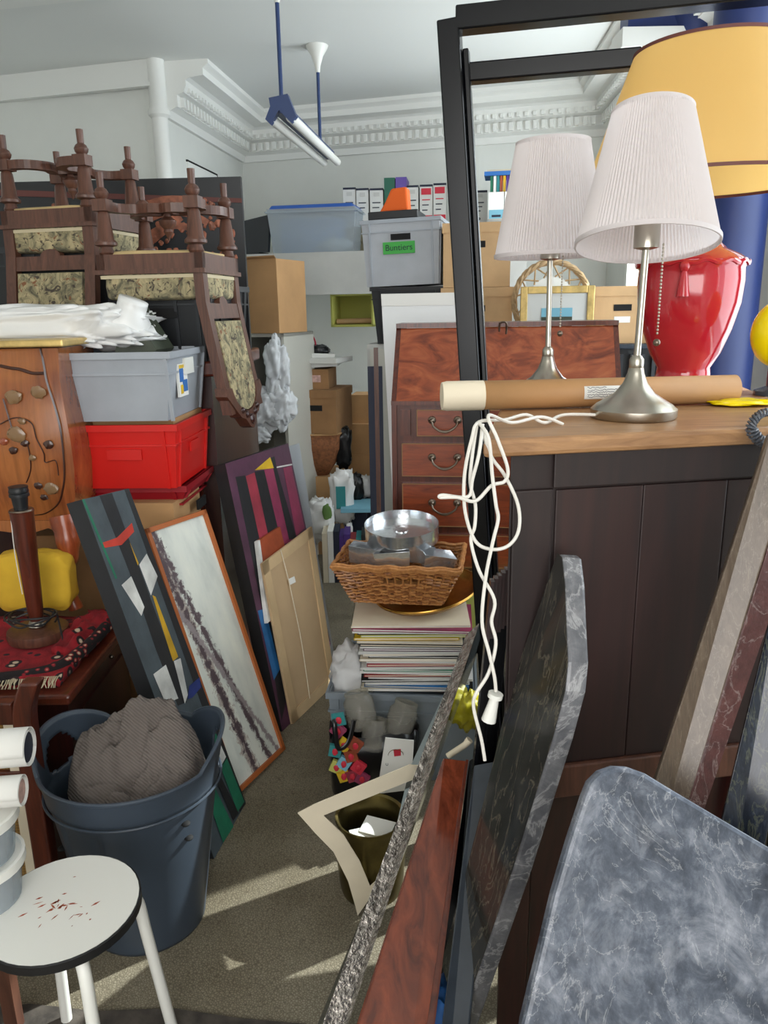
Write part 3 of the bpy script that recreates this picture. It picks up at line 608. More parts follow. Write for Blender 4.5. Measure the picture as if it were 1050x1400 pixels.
# marquetry commode standing on the rug
CY = 2.47
t = thing('marquetry_commode', 'small bombe commode with flower marquetry standing on the red rug', 'commode', (-1.25, CY, RZ))
zt = aty(60, 474, CY).z; zb = RZ+.24
def rx(py): return aty({476: 80, 520: 84, 560: 92, 600: 100, 640: 105, 680: 105, 712: 99}[py], py, CY).x
rows = [(py, rx(py), aty(60, py, CY).z) for py in (476, 520, 560, 600, 640, 680, 712)]
bo = MB(); nb = 14; vs = []
for k, (py, xr, z) in enumerate(rows):
    bul = math.sin(math.pi*min(1, k/6*1.0))*.05
    for i in range(nb+1):
        u = i/nb; x = -1.75+(xr+1.75)*u; vs.append((x, CY-bul*math.sin(math.pi*(.12+.76*u))-.005, z))
for k, (py, xr, z) in enumerate(rows): vs += [(xr, CY+.30, z), (-1.75, CY+.30, z)]
fs = []; nr = len(rows); Q = nr*(nb+1)
for k in range(nr-1):
    for i in range(nb): fs.append((k*(nb+1)+i, k*(nb+1)+i+1, (k+1)*(nb+1)+i+1, (k+1)*(nb+1)+i))
    fs += [(k*(nb+1)+nb, Q+2*k, Q+2*k+2, (k+1)*(nb+1)+nb), (Q+2*k, Q+2*k+1, Q+2*k+3, Q+2*k+2), (Q+2*k+1, k*(nb+1), (k+1)*(nb+1), Q+2*k+3)]
fs += [tuple(range(nb+1))+(Q, Q+1), tuple((nr-1)*(nb+1)+i for i in range(nb+1))+(Q+2*nr-2, Q+2*nr-1)]
bo.add(vs, fs).build('body', 'marquetry', t, smooth=True)
ap = MB().prism([aty(*p, CY-.012) for p in ((-60, 712), (99, 712), (106, 735), (90, 733), (66, 722), (38, 731), (0, 726), (-60, 740))], V((0, .03, 0))); ap.build('apron', 'marquetry', t)
tp = MB().box(-1.8, aty(92, 470, CY).x, CY-.04, CY+.33, zt, zt+.022); tp.build('gilt_edge', 'gilt', t, bevel=.005)
lp = [aty(86, 705, CY+.01), aty(94, 750, CY-.01), aty(90, 790, CY), aty(103, 826, CY)]; lp[-1].z = RZ+.004
MB().tube(lp, [.045, .04, .034, .028, .024, .022, .026], 10, 6).build('leg', 'mahogany_light', t, smooth=True)
lp2 = [p+V((-.62, 0, 0)) for p in lp]; MB().tube(lp2, .03, 8, 5).build('leg', 'mahogany_light', t, smooth=True)
for dx in (0, -.62): MB().tube([V((lp[0].x+dx, CY+.27, zb+.05)), V((lp[-1].x+dx, CY+.27, RZ+.004))], .028, 8).build('leg', 'mahogany_light', t, smooth=True)
def surfY(px, py):      # marquetry lies on the bombe front
    k = max(0, min(1, (py-476)/236)); x = aty(px, py, CY).x; u = max(0, min(1, (x+1.75)/.78)); return CY-math.sin(math.pi*k)*.05*math.sin(math.pi*(.12+.76*u))-.007
def onface(px, py): return aty(px, py, surfY(px, py))
def inlay(pts, r, mat, k=6, name='inlay'): MB().tube([onface(*p) for p in pts], r, 5, k, flat=.5).build(name, mat, t)
inlay([(55, 476), (60, 500), (64, 522), (76, 560), (83, 590), (87, 625), (88, 650), (86, 668), (80, 688), (62, 702), (40, 704), (20, 698)], .0035, 'inlay_dark', name='stringing')
inlay([(0, 500), (14, 503), (28, 505), (44, 510), (60, 510)], .006, 'inlay_dark', name='branch')
inlay([(36, 660), (42, 640), (38, 610), (30, 600), (24, 592)], .0022, 'inlay_dark', name='stem'); inlay([(0, 580), (16, 572), (30, 572), (44, 580), (50, 600), (60, 620), (62, 632), (76, 630), (80, 650)], .0022, 'inlay_dark', name='stem'); inlay([(4, 545), (10, 565), (16, 585)], .0022, 'inlay_dark', name='stem')
for px, py, r, mt in ((22, 594, .030, 'inlay_grey'), (18, 543, .026, 'inlay_grey'), (52, 536, .024, 'inlay_grey'), (70, 668, .024, 'inlay_grey'), (34, 606, .013, 'inlay_dark'), (66, 608, .016, 'inlay_dark'), (18, 616, .014, 'inlay_dark'), (52, 664, .014, 'inlay_dark'), (60, 680, .013, 'inlay_dark'), (44, 626, .012, 'inlay_grey'), (5, 604, .014, 'inlay_red'), (30, 576, .013, 'inlay_grey')):
    MB().blob(onface(px, py), (r, .004, r*.8), px, .5, 3, nu=14, nv=8).build('flower' if mt == 'inlay_grey' else 'inlay_leaf', mt, t, smooth=True)
# turned lamp base without a shade
lb = atz(44, 880, RZ); t = thing('table_lamp', 'dark turned wooden lamp base with black bulb socket and no shade', 'lamp', lb)
lb = lb+V((0, .05, 0)); hz = aty(20, 665, lb.y).z-lb.z
MB().lathe([(.088, 0), (.092, .012), (.09, .03), (.07, .036), (.0, .037)], 28, lb, caps=False).build('foot', 'chair_wood', t, smooth=True)
MB().lathe([(.02, .036), (.028, .042), (.022, .055), (.02, .058)], 16, lb).build('collar', 'steel', t, smooth=True)
MB().lathe([(.02, .056), (.024, .10), (.034, hz-.085), (.036, hz-.075)], 14, lb).build('column', 'mahogany', t, smooth=True)
so = MB().lathe([(.020, hz-.072), (.024, hz-.03), (.029, hz-.03), (.029, hz-.022), (.027, hz-.02), (.029, hz-.014), (.027, hz-.008), (.028, hz)], 20, lb).build('socket', 'black_plastic', t, smooth=True)
MB().lathe([(.034, hz-.078), (.036, hz-.074), (.034, hz-.070)], 20, lb).build('brass_ring', 'aged_brass', t, smooth=True)
c0 = lb+V((0, -.01, .05)); cp = [c0+V((.07*math.cos(a)*(1+.15*math.sin(a*2.3)), .05*math.sin(a)-.02, .012+.03*abs(math.sin(a*.7)))) for a in [i*.55 for i in range(36)]]+[lb+V((.09, -.04, .02)), lb+V((.115, -.10, .006))]
MB().tube(cp, .0032, 6, 4).build('cord', 'cord_black', t, smooth=True)
MB().tube([lb+V((-.026, -.015, hz-.07)), lb+V((-.024, -.028, hz-.2)), lb+V((-.018, -.03, hz-.33))], .0014, 5, 4).build('pull_cord', 'cord_white', t)
m = MB().blob((0, 0, 0), (.13, .05, .10), 4, .08, 2, .05, 48, 30, .42); cc = V((lb.x-.07, lb.y+.17, RZ+.13)); m.v = [p+cc for p in m.v]
tag(m.build('cushion', 'yellow_cloth', smooth=2), 'yellow cushion on the rug behind the turned lamp base', 'cushion')
# folded cream papers and a pale hat-like shape behind the commode leg
m = MB().lathe([(.085, 0), (.08, .012), (.05, .03), (.048, .05), (.03, .06)], 24, V((-1.08, 2.875, .80))); tag(m.build('sun_hat', 'cream_card', smooth=True), 'pale cream hat lying behind the commode leg', 'hat')
tag(MB().box(-1.4, -.99, 2.79, 2.96, 0, .798).build('cardboard_box', 'cardboard_dark'), 'brown cardboard box behind the mahogany desk', 'box')

# ================================================================== caned settee end
t = thing('caned_settee', 'mahogany settee end with woven cane panels at the left edge', 'settee', (-1.1, 1.74, 0)); yc = 1.73
def P(px, py): return aty(px, py, yc)
pk = [P(38, 1330), P(42, 1100), P(38, 1000), P(36, 950), P(46, 918)]; pk[0].z = .0
for i in range(1, 4): pk[i].x = pk[0].x*(1-i/4)+(-.885)*(i/4)
pk = [V((-.905, yc, 0)), V((-.905, yc, .3)), V((-.905, yc, .55)), V((-.90, yc, .66)), V((-.872, yc, .735))]
ps = MB(); pc = catmull(pk, 4); N = len(pc); vs = []
for p in pc: vs += [p+V((-.024, -.022, 0)), p+V((.024, -.022, 0)), p+V((.024, .022, 0)), p+V((-.024, .022, 0))]
ps.add(vs, [(i*4+j, i*4+(j+1) % 4, i*4+4+(j+1) % 4, i*4+4+j) for i in range(N-1) for j in range(4)]+[(3, 2, 1, 0), tuple(N*4-4+j for j in range(4))]); ps.build('post', 'mahogany', t, bevel=.006)
for z0, z1 in ((.62, .68), (.42, .49), (.10, .15)):
    MB().box(-1.5, -.925, yc-.016, yc+.016, z0, z1).build('rail', 'mahogany', t, bevel=.004)
for z0, z1 in ((.49, .62), (.15, .42)):
    cn = MB().box(-1.5, -.93, yc-.004, yc+.004, z0, z1).build('cane_panel', 'cane', t); MB().box(-.955, -.93, yc-.012, yc+.0, z0, z1).build('cane_bead', 'cream_card', cn)
MB().tube([(-.905, yc-.01, .06), (-.89, yc-.03, .03), (-.86, yc-.06, .012)], [.03, .026, .02], 8, 4).build('foot', 'mahogany', t, smooth=True)
# ================================================================== round stool with plastic tubs and rolled papers on it
sc_ = atz(86, 1238, .46); t = thing('round_stool', 'round stool with scratched white top, black rim and white tubular legs', 'stool', (sc_.x, sc_.y, 0)); SR = .150
MB().lathe([(0, .442), (SR-.004, .442), (SR-.004, .4605), (0, .4605)], 40, (sc_.x, sc_.y, 0), caps=False).build('seat', 'white_plastic', t, smooth=True)
MB().lathe([(SR-.004, .438), (SR, .44), (SR, .458), (SR-.003, .460)], 40, (sc_.x, sc_.y, 0), caps=False).build('rim', 'black_paint', t, smooth=True)
random.seed(12); q = MB()
for i in range(34):
    a = random.uniform(0, 6.28); r = random.gauss(0, .04); L = random.uniform(.004, .02); th = random.gauss(.6, .5); c_ = V((sc_.x+.0+r*math.cos(a)*1.2, sc_.y+.0+r*math.sin(a), .4606))
    e = V((math.cos(th), math.sin(th), 0)); f = V((-e.y, e.x, 0))*random.uniform(.0006, .0024); q.prism([c_-e*L*.5, c_+f, c_+e*L*.5, c_-f], (0, 0, .0003))
tag(q.build('scratches', 'p_rust', t), kind='stuff')
for a in (35, 125, 215, 305):
    a = math.radians(a); e = V((math.cos(a), math.sin(a), 0)); c_ = V((sc_.x, sc_.y, 0))
    MB().tube([c_+e*.05+V((0, 0, .425)), c_+e*.11+V((0, 0, .432)), c_+e*.142+V((0, 0, .40)), c_+e*.155+V((0, 0, .3)), c_+e*.19+V((0, 0, .003))], .0125, 10, 6).build('leg', 'white_plastic', t, smooth=True)
tx, ty = sc_.x-.165, sc_.y+.02
t = thing('wooden_stand', 'plain wooden stand beside the stool carrying the plastic tubs', 'stand', (sc_.x-.26, ty, 0)); MB().box(sc_.x-.38, sc_.x-.153, ty-.11, ty+.14, .43, .460).build('stand_top', 'chair_wood', t)
for x_ in (sc_.x-.375, sc_.x-.235):
    for y_ in (ty-.1, ty+.1): MB().box(x_, x_+.03, y_, y_+.03, 0, .43).build('leg', 'chair_wood', t)
for k, lab in enumerate(('round white plastic tub at the bottom of the pair on the stool', 'round white plastic tub stacked on the other tub')):
    z = .462+k*.1; t = thing('plastic_tub', lab, 'tub', (tx, ty, z), 'plastic tubs on the stool')
    MB().lathe([(.0, 0), (.068, 0), (.078, .078), (.074, .078), (.065, .004), (0, .004)], 28, (tx, ty, z), caps=False).build('tub_body', 'clear_plastic', t, smooth=True)
    MB().lathe([(0, .078), (.086, .078), (.086, .097), (.08, .098), (.078, .092), (0, .092)], 28, (tx, ty, z), caps=False).build('lid', 'white_plastic', t, smooth=True)
def roll(name, lab, c, r, L, mat, core, turns=1.6):
    t = thing(name, lab, 'paper roll', c, 'rolled papers on the tubs'); vs = []; N = int(turns*26); c = V(c)
    ax = V((1, .12, .0)).normalized(); s_ = ax.cross(V((0, 0, 1))); 
    m = MB()
    for i in range(N+1):
        a = 2*math.pi*i/26; rr = r*(1-.22*i/N); o = s_*math.cos(a)*rr+V((0, 0, 1))*math.sin(a)*rr; vs += [c+o, c+o-ax*L]
    m.add(vs, [(2*i, 2*i+1, 2*i+3, 2*i+2) for i in range(N)]); o = m.build('sheet', mat, t, smooth=2); sm = o.modifiers.new('thickness', 'SOLIDIFY'); sm.thickness = .0015
    if core: MB().tube([c-ax*.004, c-ax*L], r*.72, 16).build('core', core, t, smooth=True)
zr = .462+.2
roll('paper_roll', 'large white rolled sheet with dark inside lying on the tubs', (tx+.10, ty+.07, zr+.10), .042, .3, 'white_paper', 'navy')
roll('paper_roll', 'smaller roll of pink speckled paper on the tubs', (tx+.10, ty+.02, zr+.034), .033, .3, 'white_paper', 'pink_roll')

# ================================================================== laundry tub with corduroy garment
bc = V((-.665, 1.775, 0)); BH = .50; t = thing('laundry_tub', 'blue-grey plastic laundry tub with two loop handles', 'tub', bc)
nu, nv = 168, 56; vs = []; HA = (math.radians(16), math.radians(166))
def rimh(a):
    d = max(math.cos(a-h) for h in HA); return BH+.062*max(0, (d-.72)/.28)**.8
for j in range(nv+1):
    for i in range(nu):
        a = 2*math.pi*i/nu; z = rimh(a)*j/nv; k = z/BH; r = .150+.072*k-(.006 if .28 < k < .8 and abs(((a-4.3+math.pi) % (2*math.pi))-math.pi) < .3 else 0)
        if k > .84: r += .006
        vs.append(bc+V((r*math.cos(a), r*math.sin(a)*.97, z)))
fs = []
for j in range(nv):
    for i in range(nu):
        a = 2*math.pi*(i+.5)/nu; da = min(abs(((a-q+math.pi) % (2*math.pi))-math.pi) for q in HA); zz = rimh(a)*(j+.5)/nv
        if da < .30 and .43+.25*da*da < zz < .525-.55*da*da: continue
        fs.append((j*nu+i, j*nu+(i+1) % nu, (j+1)*nu+(i+1) % nu, (j+1)*nu+i))
fs.append(tuple(range(nu))[::-1])
o = MB().add(vs, fs).build('shell', 'tub_blue', t, smooth=2); sm = o.modifiers.new('thickness', 'SOLIDIFY'); sm.thickness = .006
MB().tube([vs[nv*nu+i] for i in range(nu)]+[vs[nv*nu]], .0055, 8).build('rolled_rim', 'tub_blue', t, smooth=True)
for zz in (BH-.075,): MB().tube([bc+V(((.157+.072*zz/BH+.004)*math.cos(2*math.pi*i/60), (.157+.072*zz/BH+.004)*.97*math.sin(2*math.pi*i/60), zz)) for i in range(61)], .0035, 6).build('rim_line', 'tub_blue', t, smooth=True)
for a0, zz in ((3.75, .30), (3.82, .24), (5.6, .38), (5.65, .33)):
    c_ = bc+V(((.153+.072*zz/BH)*math.cos(a0), (.153+.072*zz/BH)*.97*math.sin(a0), zz)); MB().blob(c_, (.012, .012, .006), 1, 0, 1, nu=10, nv=6).build('vent', 'slot_black', t, smooth=True)
g = MB(); nr_, na_ = 44, 90; vs = [bc+V((0, 0, BH+.02))]
def gz(x, y, d):
    wx = x+.03*noise.noise(V((x*7, y*7, 1))); wy = y+.03*noise.noise(V((x*7, y*7, 9)))
    rid = 1-abs(noise.noise(V((wx*13+wy*6, wy*8-wx*5, 2.3))))*2.4; rid2 = 1-abs(noise.noise(V((wx*7-wy*13, wy*9+wx*4, 5.1))))*2.4
    f = .034*rid*abs(rid)+.024*rid2*abs(rid2)+.006*noise.noise(V((x*60, y*60, 0)))
    f += .020*math.tanh(9*noise.noise(V((wx*10+3, wy*12, 8.8))))+.014*math.tanh(11*noise.noise(V((wx*16-wy*9, wy*12+wx*6, 3.8))))
    hump = .15*math.exp(-((x+.01)**2/.010+(y-.05)**2/.010))+.10*math.exp(-((x-.12)**2/.003+(y-.03)**2/.005))+.06*math.exp(-((x+.10)**2/.003+(y+.03)**2/.004))
    return BH-.07+hump+f*(1-d*.2)-.06*max(0, d-.88)/.12
for k in range(1, nr_+1):
    d = k/nr_
    for i in range(na_):
        a = 2*math.pi*i/na_; rr = (.178+.014*noise.noise(V((math.cos(a)*2, math.sin(a)*2, 4))))*d; x, y = rr*math.cos(a)+.012, rr*math.sin(a); vs.append(bc+V((x, y, gz(x, y, d))))
vs[0] = bc+V((.012, 0, gz(.012, 0, 0))); fs = [(0, 1+i, 1+(i+1) % na_) for i in range(na_)]
for k in range(nr_-1): fs += [(1+k*na_+i, 1+(k+1)*na_+i, 1+(k+1)*na_+(i+1) % na_, 1+k*na_+(i+1) % na_) for i in range(na_)]
b0_ = len(vs); vs += [bc+V((.12*math.cos(2*math.pi*i/na_), .12*math.sin(2*math.pi*i/na_), BH-.26)) for i in range(na_)]
fs += [(1+(nr_-1)*na_+i, b0_+i, b0_+(i+1) % na_, 1+(nr_-1)*na_+(i+1) % na_) for i in range(na_)]+[tuple(range(b0_, b0_+na_))]; g.add(vs, fs)
tag(g.build('corduroy_garment', 'corduroy', smooth=2), 'crumpled grey-brown corduroy garment in the laundry tub', 'garment')
bp = plane3(atz(70, 1195, 0.0)+V((0, .12, 0)), atz(80, 1195, 0.0)+V((.1, .12, 0)), aty(66, 1108, 1.98))
px = [(50, 1114), (66, 1104), (92, 1180), (100, 1230), (62, 1230)]
A0 = V((-.80, 2.03, 0)); pl = (A0, V((-.25, .95, .15)).normalized())
t = tag(slabpx([(47, 1116), (66, 1103), (88, 1175), (96, 1290), (60, 1290)], pl[0], pl[1], V((-.01, .03, 0))).build('printed_carton', 'white_paper'), 'white carton printed with a dark pink letter A behind the tub', 'carton')
for line in ([(52, 1128), (70, 1115)], [(58, 1185), (68, 1150), (75, 1143), (82, 1170), (62, 1184)], [(68, 1170), (71, 1157), (74, 1166), (68, 1170)]):
    MB().tube([onplane(a, b, *pl)+V((.001, -.003, 0)) for a, b in line], .0022, 5).build('printed_line', 'ink_red', t)

# ================================================================== leaning paintings
def painting(name, label, BL, BR, TL, outline, thick, side_mat, patches, base, group='paintings leaning in a row', cat='painting'):
    p, n = plane3(BL, BR, TL); t = thing(name, label, cat, (BL+BR)/2, group)
    pts = [onplane(a, b, p, n) for a, b in outline]
    MB().prism([q+n*.0006 for q in pts], n*thick).build('stretcher_canvas', side_mat, t)
    MB().prism(pts, n*.0012).build('painted_face', base, t)
    for k, (nm, mat, poly) in enumerate(patches): MB().prism([onplane(a, b, p, n)-n*(.0004+.0002*k) for a, b in poly], n*.0006).build(nm, mat, t)
    return t, p, n
BL = atz(293, 1174, .002); BR = atz(336, 1098, .002); TL = aty(112, 683, 2.06)
painting('abstract_painting', 'tall narrow abstract painting of slate, black, white and red shapes', BL, BR, TL, [(112, 683), (176, 668), (336, 1098), (293, 1174)], .05, 'p_black', [
    ('stripe', 'p_black', [(136, 678), (153, 674), (232, 890), (255, 960), (243, 965), (212, 885), (176, 780)]), ('stripe', 'p_black', [(170, 669), (176, 668), (336, 1098), (328, 1110)]), ('green_line', 'p_green', [(112, 683), (115, 682), (160, 790), (158, 792)]),
    ('shape', 'p_red', [(140, 742), (143, 749), (166, 745), (183, 727), (180, 715), (160, 735)]), ('shape', 'p_white', [(166, 800), (179, 788), (197, 830), (193, 842)]), ('shape', 'p_white', [(190, 772), (200, 757), (215, 788), (206, 814)]),
    ('shape', 'p_yellow', [(177, 742), (189, 770), (188, 773)]), ('stripe', 'p_yellow', [(208, 814), (212, 816), (243, 898), (236, 904), (222, 860)]), ('shape', 'p_white', [(209, 922), (226, 909), (243, 955), (226, 962)]), ('shape', 'p_white', [(237, 904), (246, 900), (256, 950), (252, 962)]),
    ('shape', 'p_blue', [(256, 956), (258, 938), (272, 926), (274, 940), (262, 954)]), ('shape', 'p_green', [(267, 975), (276, 970), (298, 1010), (294, 1025), (280, 1030)]), ('shape', 'p_white', [(285, 1030), (298, 1012), (308, 1035), (300, 1050)]), ('shape', 'p_white', [(276, 1050), (278, 1040), (292, 1075), (285, 1095)]),
    ('shape', 'p_green', [(301, 1050), (309, 1037), (333, 1096), (324, 1110)]), ('shape', 'p_green', [(286, 1100), (293, 1078), (318, 1130), (304, 1152)]), ('stripe', 'p_black', [(278, 1030), (286, 1032), (325, 1112), (318, 1122)])], 'p_slate')
BR = atz(387, 1024, .002); BL = atz(330, 1086, .002); TR = aty(278, 697, 2.68)
p, n = plane3(BL, BR, TR); TLq = onplane(196, 724, p, n); BLq = BR+(TLq-TR)
t = thing('winter_landscape', 'white abstract winter painting with purple-grey streaks in a thin orange frame', 'painting', BR, 'paintings leaning in a row')
TRq = onplane(278, 697, p, n); BRq = BR
quad = [TLq, TRq, BRq, BLq]; me = MB().prism(quad, n*.004)
o = MB().prism([q+n*.004 for q in quad], n*.02).build('backing', 'canvas_bar', t)
fm_ = bpy.data.meshes.new('painted_face'); fm_.from_pydata([q-n*.001 for q in quad], [], [(0, 1, 2, 3)]); uvl = fm_.uv_layers.new(); 
for li, uv_ in enumerate(((0, 1), (1, 1), (1, 0), (0, 0))): uvl.data[li].uv = uv_
fm_.materials.append(MAT['winter_painting']); o = bpy.data.objects.new('painted_face', fm_); C.objects.link(o); o.parent = t; o.matrix_parent_inverse = wmat(t).inverted()
so_ = o.modifiers.new('thickness', 'SOLIDIFY'); so_.thickness = .003; so_.offset = 0
eu = (TRq-TLq).normalized(); ev = (TLq-BLq).normalized(); fw2 = .016
for a, b, s_ in ((TLq, TRq, -ev), (TRq, BRq, -eu), (BRq, BLq, ev), (BLq, TLq, eu)): MB().prism([a-n*.012, b-n*.012, b+s_*fw2-n*.012, a+s_*fw2-n*.012], n*.034).build('frame_side', 'frame_orange', t)
# purple striped painting
BL = atz(386, 1000, .002); BR = atz(440, 945, .002); TL = aty(308, 634, 2.92)
painting('striped_painting', 'large abstract painting of black, purple and crimson vertical stripes', BL, BR, TL, [(308, 634), (394, 606), (452, 880), (442, 943), (386, 1000)], .055, 'p_black', [
    ('stripe', 'p_black', [(322, 652), (335, 650), (374, 790), (398, 925), (385, 985), (364, 860)]), ('stripe', 'p_crimson', [(336, 651), (348, 646), (366, 730), (355, 738)]), ('stripe', 'p_black', [(348, 645), (361, 643), (380, 722), (367, 732)]),
    ('stripe', 'p_magenta', [(361, 642), (378, 640), (400, 740), (385, 745)]), ('stripe', 'p_black', [(370, 626), (375, 624), (378, 640), (405, 735), (395, 738)]), ('stripe', 'p_magenta', [(387, 640), (398, 637), (416, 722), (405, 733)]), ('shape', 'p_ochre', [(348, 643), (369, 625), (374, 640)]),
    ('white_line', 'p_white', [(378, 638), (399, 634), (399, 636), (378, 640)]), ('shape', 'p_sky', [(352, 835), (362, 832), (382, 915), (374, 930)])], 'p_purple')
p2, n2 = plane3(BL, BR, TL); sh = V((-.03, .10, 0))
tag(MB().prism([onplane(a, b, p2+n2*.06, n2) for a, b in ((372, 618), (409, 606), (462, 925), (440, 948))], n2*.02).build('aluminium_board', 'alu'), 'pale grey aluminium-backed board behind the striped painting', 'board')
t = thing('small_canvas', 'small rust-orange canvas edge between striped painting and bare canvas back', 'painting', BL, 'paintings leaning in a row')
pn_ = p2-n2*.02; MB().prism([onplane(a, b, pn_, n2) for a, b in ((355, 738), (383, 720), (402, 800), (370, 850))], n2*.015).build('canvas', 'p_rust', t); MB().prism([onplane(a, b, pn_, n2)-n2*.001 for a, b in ((352, 740), (355, 738), (370, 848), (366, 852))], n2*.017).build('bare_edge', 'p_white', t)
BL = atz(399, 990, .002); BR = atz(457, 934, .002); TL = aty(357, 771, 2.86)
p, n = plane3(BL, BR, TL); t = thing('canvas_back', 'bare back of a stretched canvas with a string leaning in front of striped painting', 'canvas', BL)
Qd = [onplane(*q, p, n) for q in ((357, 771), (425, 720), (457, 934), (399, 990))]; MB().prism(Qd, n*.006).build('linen', 'canvas_back', t)
for i in range(4):
    a, b, c_, d_ = Qd[i], Qd[(i+1) % 4], Qd[(i+2) % 4], Qd[(i+3) % 4]; ia = a+((d_-a).normalized())*.045; ib = b+((c_-b).normalized())*.045; MB().prism([a-n*.006, b-n*.006, ib-n*.006, ia-n*.006], n*.006).build('stretcher_bar', 'canvas_bar', t)
MB().tube([onplane(a, b, p, n)-n*.009 for a, b in ((381, 752), (390, 785), (400, 830), (410, 880), (421, 955))], .002, 5, 4).build('string', 'cream_card', t)
MB().prism([onplane(a, b, p, n)-n*.009 for a, b in ((392, 792), (400, 788), (402, 796), (394, 800))], n*.002).build('tape_scrap', 'white_paper', t)
# scraps of paper on the carpet
for k, (a, b, s_) in enumerate(((258, 1268, .013), (265, 1240, .008))):
    c_ = atz(a, b, .002); tag(MB().prism([c_+V((-s_, -s_*.4, 0)), c_+V((s_, -s_*.5, 0)), c_+V((s_*.9, s_*.6, 0)), c_+V((-s_*.8, s_*.4, 0))], (0, 0, .001)).build('paper_scrap', 'white_paper'), ('torn white paper scrap on the carpet beside the laundry tub', 'thin sliver of paper on the carpet near the tub')[k], 'paper scrap')
# ================================================================== on the mezzanine
fm, w_, h_ = frame(366, 6.42, 486, 6.30, zb=LOFT+.001, pyT=284)
t = thing('storage_box', 'clear plastic storage box with blue lid on the mezzanine', 'storage box', m=fm); D_ = .55
bx = MB(); q = .012; O = [(.03, .03, 0), (w_-.03, .03, 0), (w_-.03, D_-.03, 0), (.03, D_-.03, 0)]; T = [(0, 0, h_), (w_, 0, h_), (w_, D_, h_), (0, D_, h_)]
bx.add(O+T, [(3, 2, 1, 0)]+[(i, (i+1) % 4, 4+(i+1) % 4, 4+i) for i in range(4)]); o = bx.build('tub', 'clear_plastic', t, local=True); o.modifiers.new('thickness', 'SOLIDIFY').thickness = .004
lr = MB(); lr.box(-.015, w_+.015, -.012, .0, h_-.03, h_-.018); lr.box(w_, w_+.015, 0, D_, h_-.03, h_-.018); lr.box(-.015, 0, 0, D_, h_-.03, h_-.018); lr.build('rim', 'clear_plastic', t, local=True)
MB().frust(.01, w_-.01, .01, D_-.01, h_, h_+.03, -.02, -.02).build('lid', 'blue_lid', t, local=True, bevel=.008)
MB().box(.08, w_*.8, .08, .4, .01, h_*.8).build('contents', 'pale_blue', t, local=True); MB().blob((w_*.72, .12, .07), (.13, .07, .06), 3, .4, 3, .3, 24, 14).build('crumpled_wrap', 'polythene', t, local=True, smooth=2)
fm, w_, h_ = frame(322, 6.55, 365, 6.42, zb=LOFT+.001, pyT=294)
t = thing('flat_monitor', 'black flat monitor at the left end of the mezzanine', 'monitor', m=fm)
MB().prism([(0, 0, .02), (w_, 0, .02), (w_, .05, h_), (0, .05, h_-.04)], (0, .03, 0)).build('screen', 'poster_black', t, local=True); MB().box(w_*.2, w_*.8, -.04, .1, 0, .02).build('stand', 'black_plastic', t, local=True)
def boxfile(px0, px1, pyT, label, mat='box_grey', kind='plain', Y=None, d=.26, group='box files on the back shelf'):
    f_ = (px0-330)/390; Y = 6.34-.39*f_+.46; fm, w_, h_ = frame(px0, Y, px1, Y-.01, zb=SHELF+.001, pyT=pyT)
    t = thing('box_file', label, 'box file', group=group, m=fm)
    MB().box(0, w_, 0, d, 0, h_).build('case', mat, t, local=True)
    if kind == 'ring':
        MB().lathe([(.02, 0), (.02, .003), (.011, .003), (.011, 0)], 16, m=Matrix.Translation((w_/2, -.001, h_*.42)) @ Matrix.Rotation(math.pi/2, 4, 'X'), caps=False).build('finger_ring', 'chrome_wire', t, local=True)
        return t
    MB().box(0, w_, -.001, d, h_-.012, h_+.004).build('lid', 'ink' if kind == 'plain' else 'box_red' if kind == 'dk' else 'ink', t, local=True)
    if kind == 'red': 
        MB().box(.012, w_-.012, -.003, 0, h_*.76, h_*.92).build('title_label', 'box_red', t, local=True); MB().box(.004, w_-.004, -.003, 0, .0, h_*.24).build('base_band', 'box_red', t, local=True)
    else: MB().box(w_*.28, w_*.72, -.003, 0, h_*.80, h_*.90).build('title_label', 'loft_grey', t, local=True)
    for k in range(3): MB().box(w_*.18, w_*(.8-.1*k), -.0025, 0, h_*(.62-.13*k), h_*(.62-.13*k)+.008).build('writing_line', 'ink' if kind != 'red' or k else 'box_red', t, local=True)
    MB().lathe([(0, 0), (.012, 0), (.012, .004), (0, .004)], 12, m=Matrix.Translation((w_/2, -.001, h_*.13)) @ Matrix.Rotation(math.pi/2, 4, 'X'), caps=False).build('finger_hole', 'slot_black', t, local=True)
    return t
boxfile(469.5, 486.5, 257, 'grey box file at the left end of the shelf row'); boxfile(487.5, 504, 258, 'grey box file second from the left of the shelf row'); boxfile(506, 524, 258, 'grey box file just left of the green binder')
boxfile(525.5, 540, 243, 'dark green lever-arch binder standing on the back shelf', 'binder_green', 'ring', group='lever-arch binders'); boxfile(541, 556, 242, 'purple lever-arch binder beside the green binder', 'binder_purple', 'ring', group='lever-arch binders')
boxfile(556.5, 572, 254, 'grey box file just right of the purple binder'); boxfile(574, 591.5, 253, 'box file with red label, second from right before the black post', kind='red'); boxfile(592.5, 610, 251, 'box file with red label beside the black post', kind='red')
boxfile(644, 666, 261, 'grey box file with handwriting right of the black post')
fm, w_, h_ = frame(667, 6.2, 712, 6.16, zb=SHELF+.001, pyT=262)
t = thing('magazine_holder', 'white magazine holder with blue print full of coloured folders', 'magazine holder', m=fm)
for k in (0, 1): MB().box(w_*.5*k+.003, w_*.5*(k+1)-.003, 0, .25, 0, h_).build('case', 'white_paper', t, local=True)
MB().box(.01, w_-.01, -.003, 0, .0, h_*.33).build('printed_band', 'skyblue', t, local=True); MB().box(.03, w_*.4, -.005, -.002, .01, h_*.14).build('printed_patch', 'navy', t, local=True)
cols = ['p_green', 'white_paper', 'teal', 'p_rust', 'p_yellow', 'book_purple', 'p_magenta', 'skyblue', 'p_crimson']
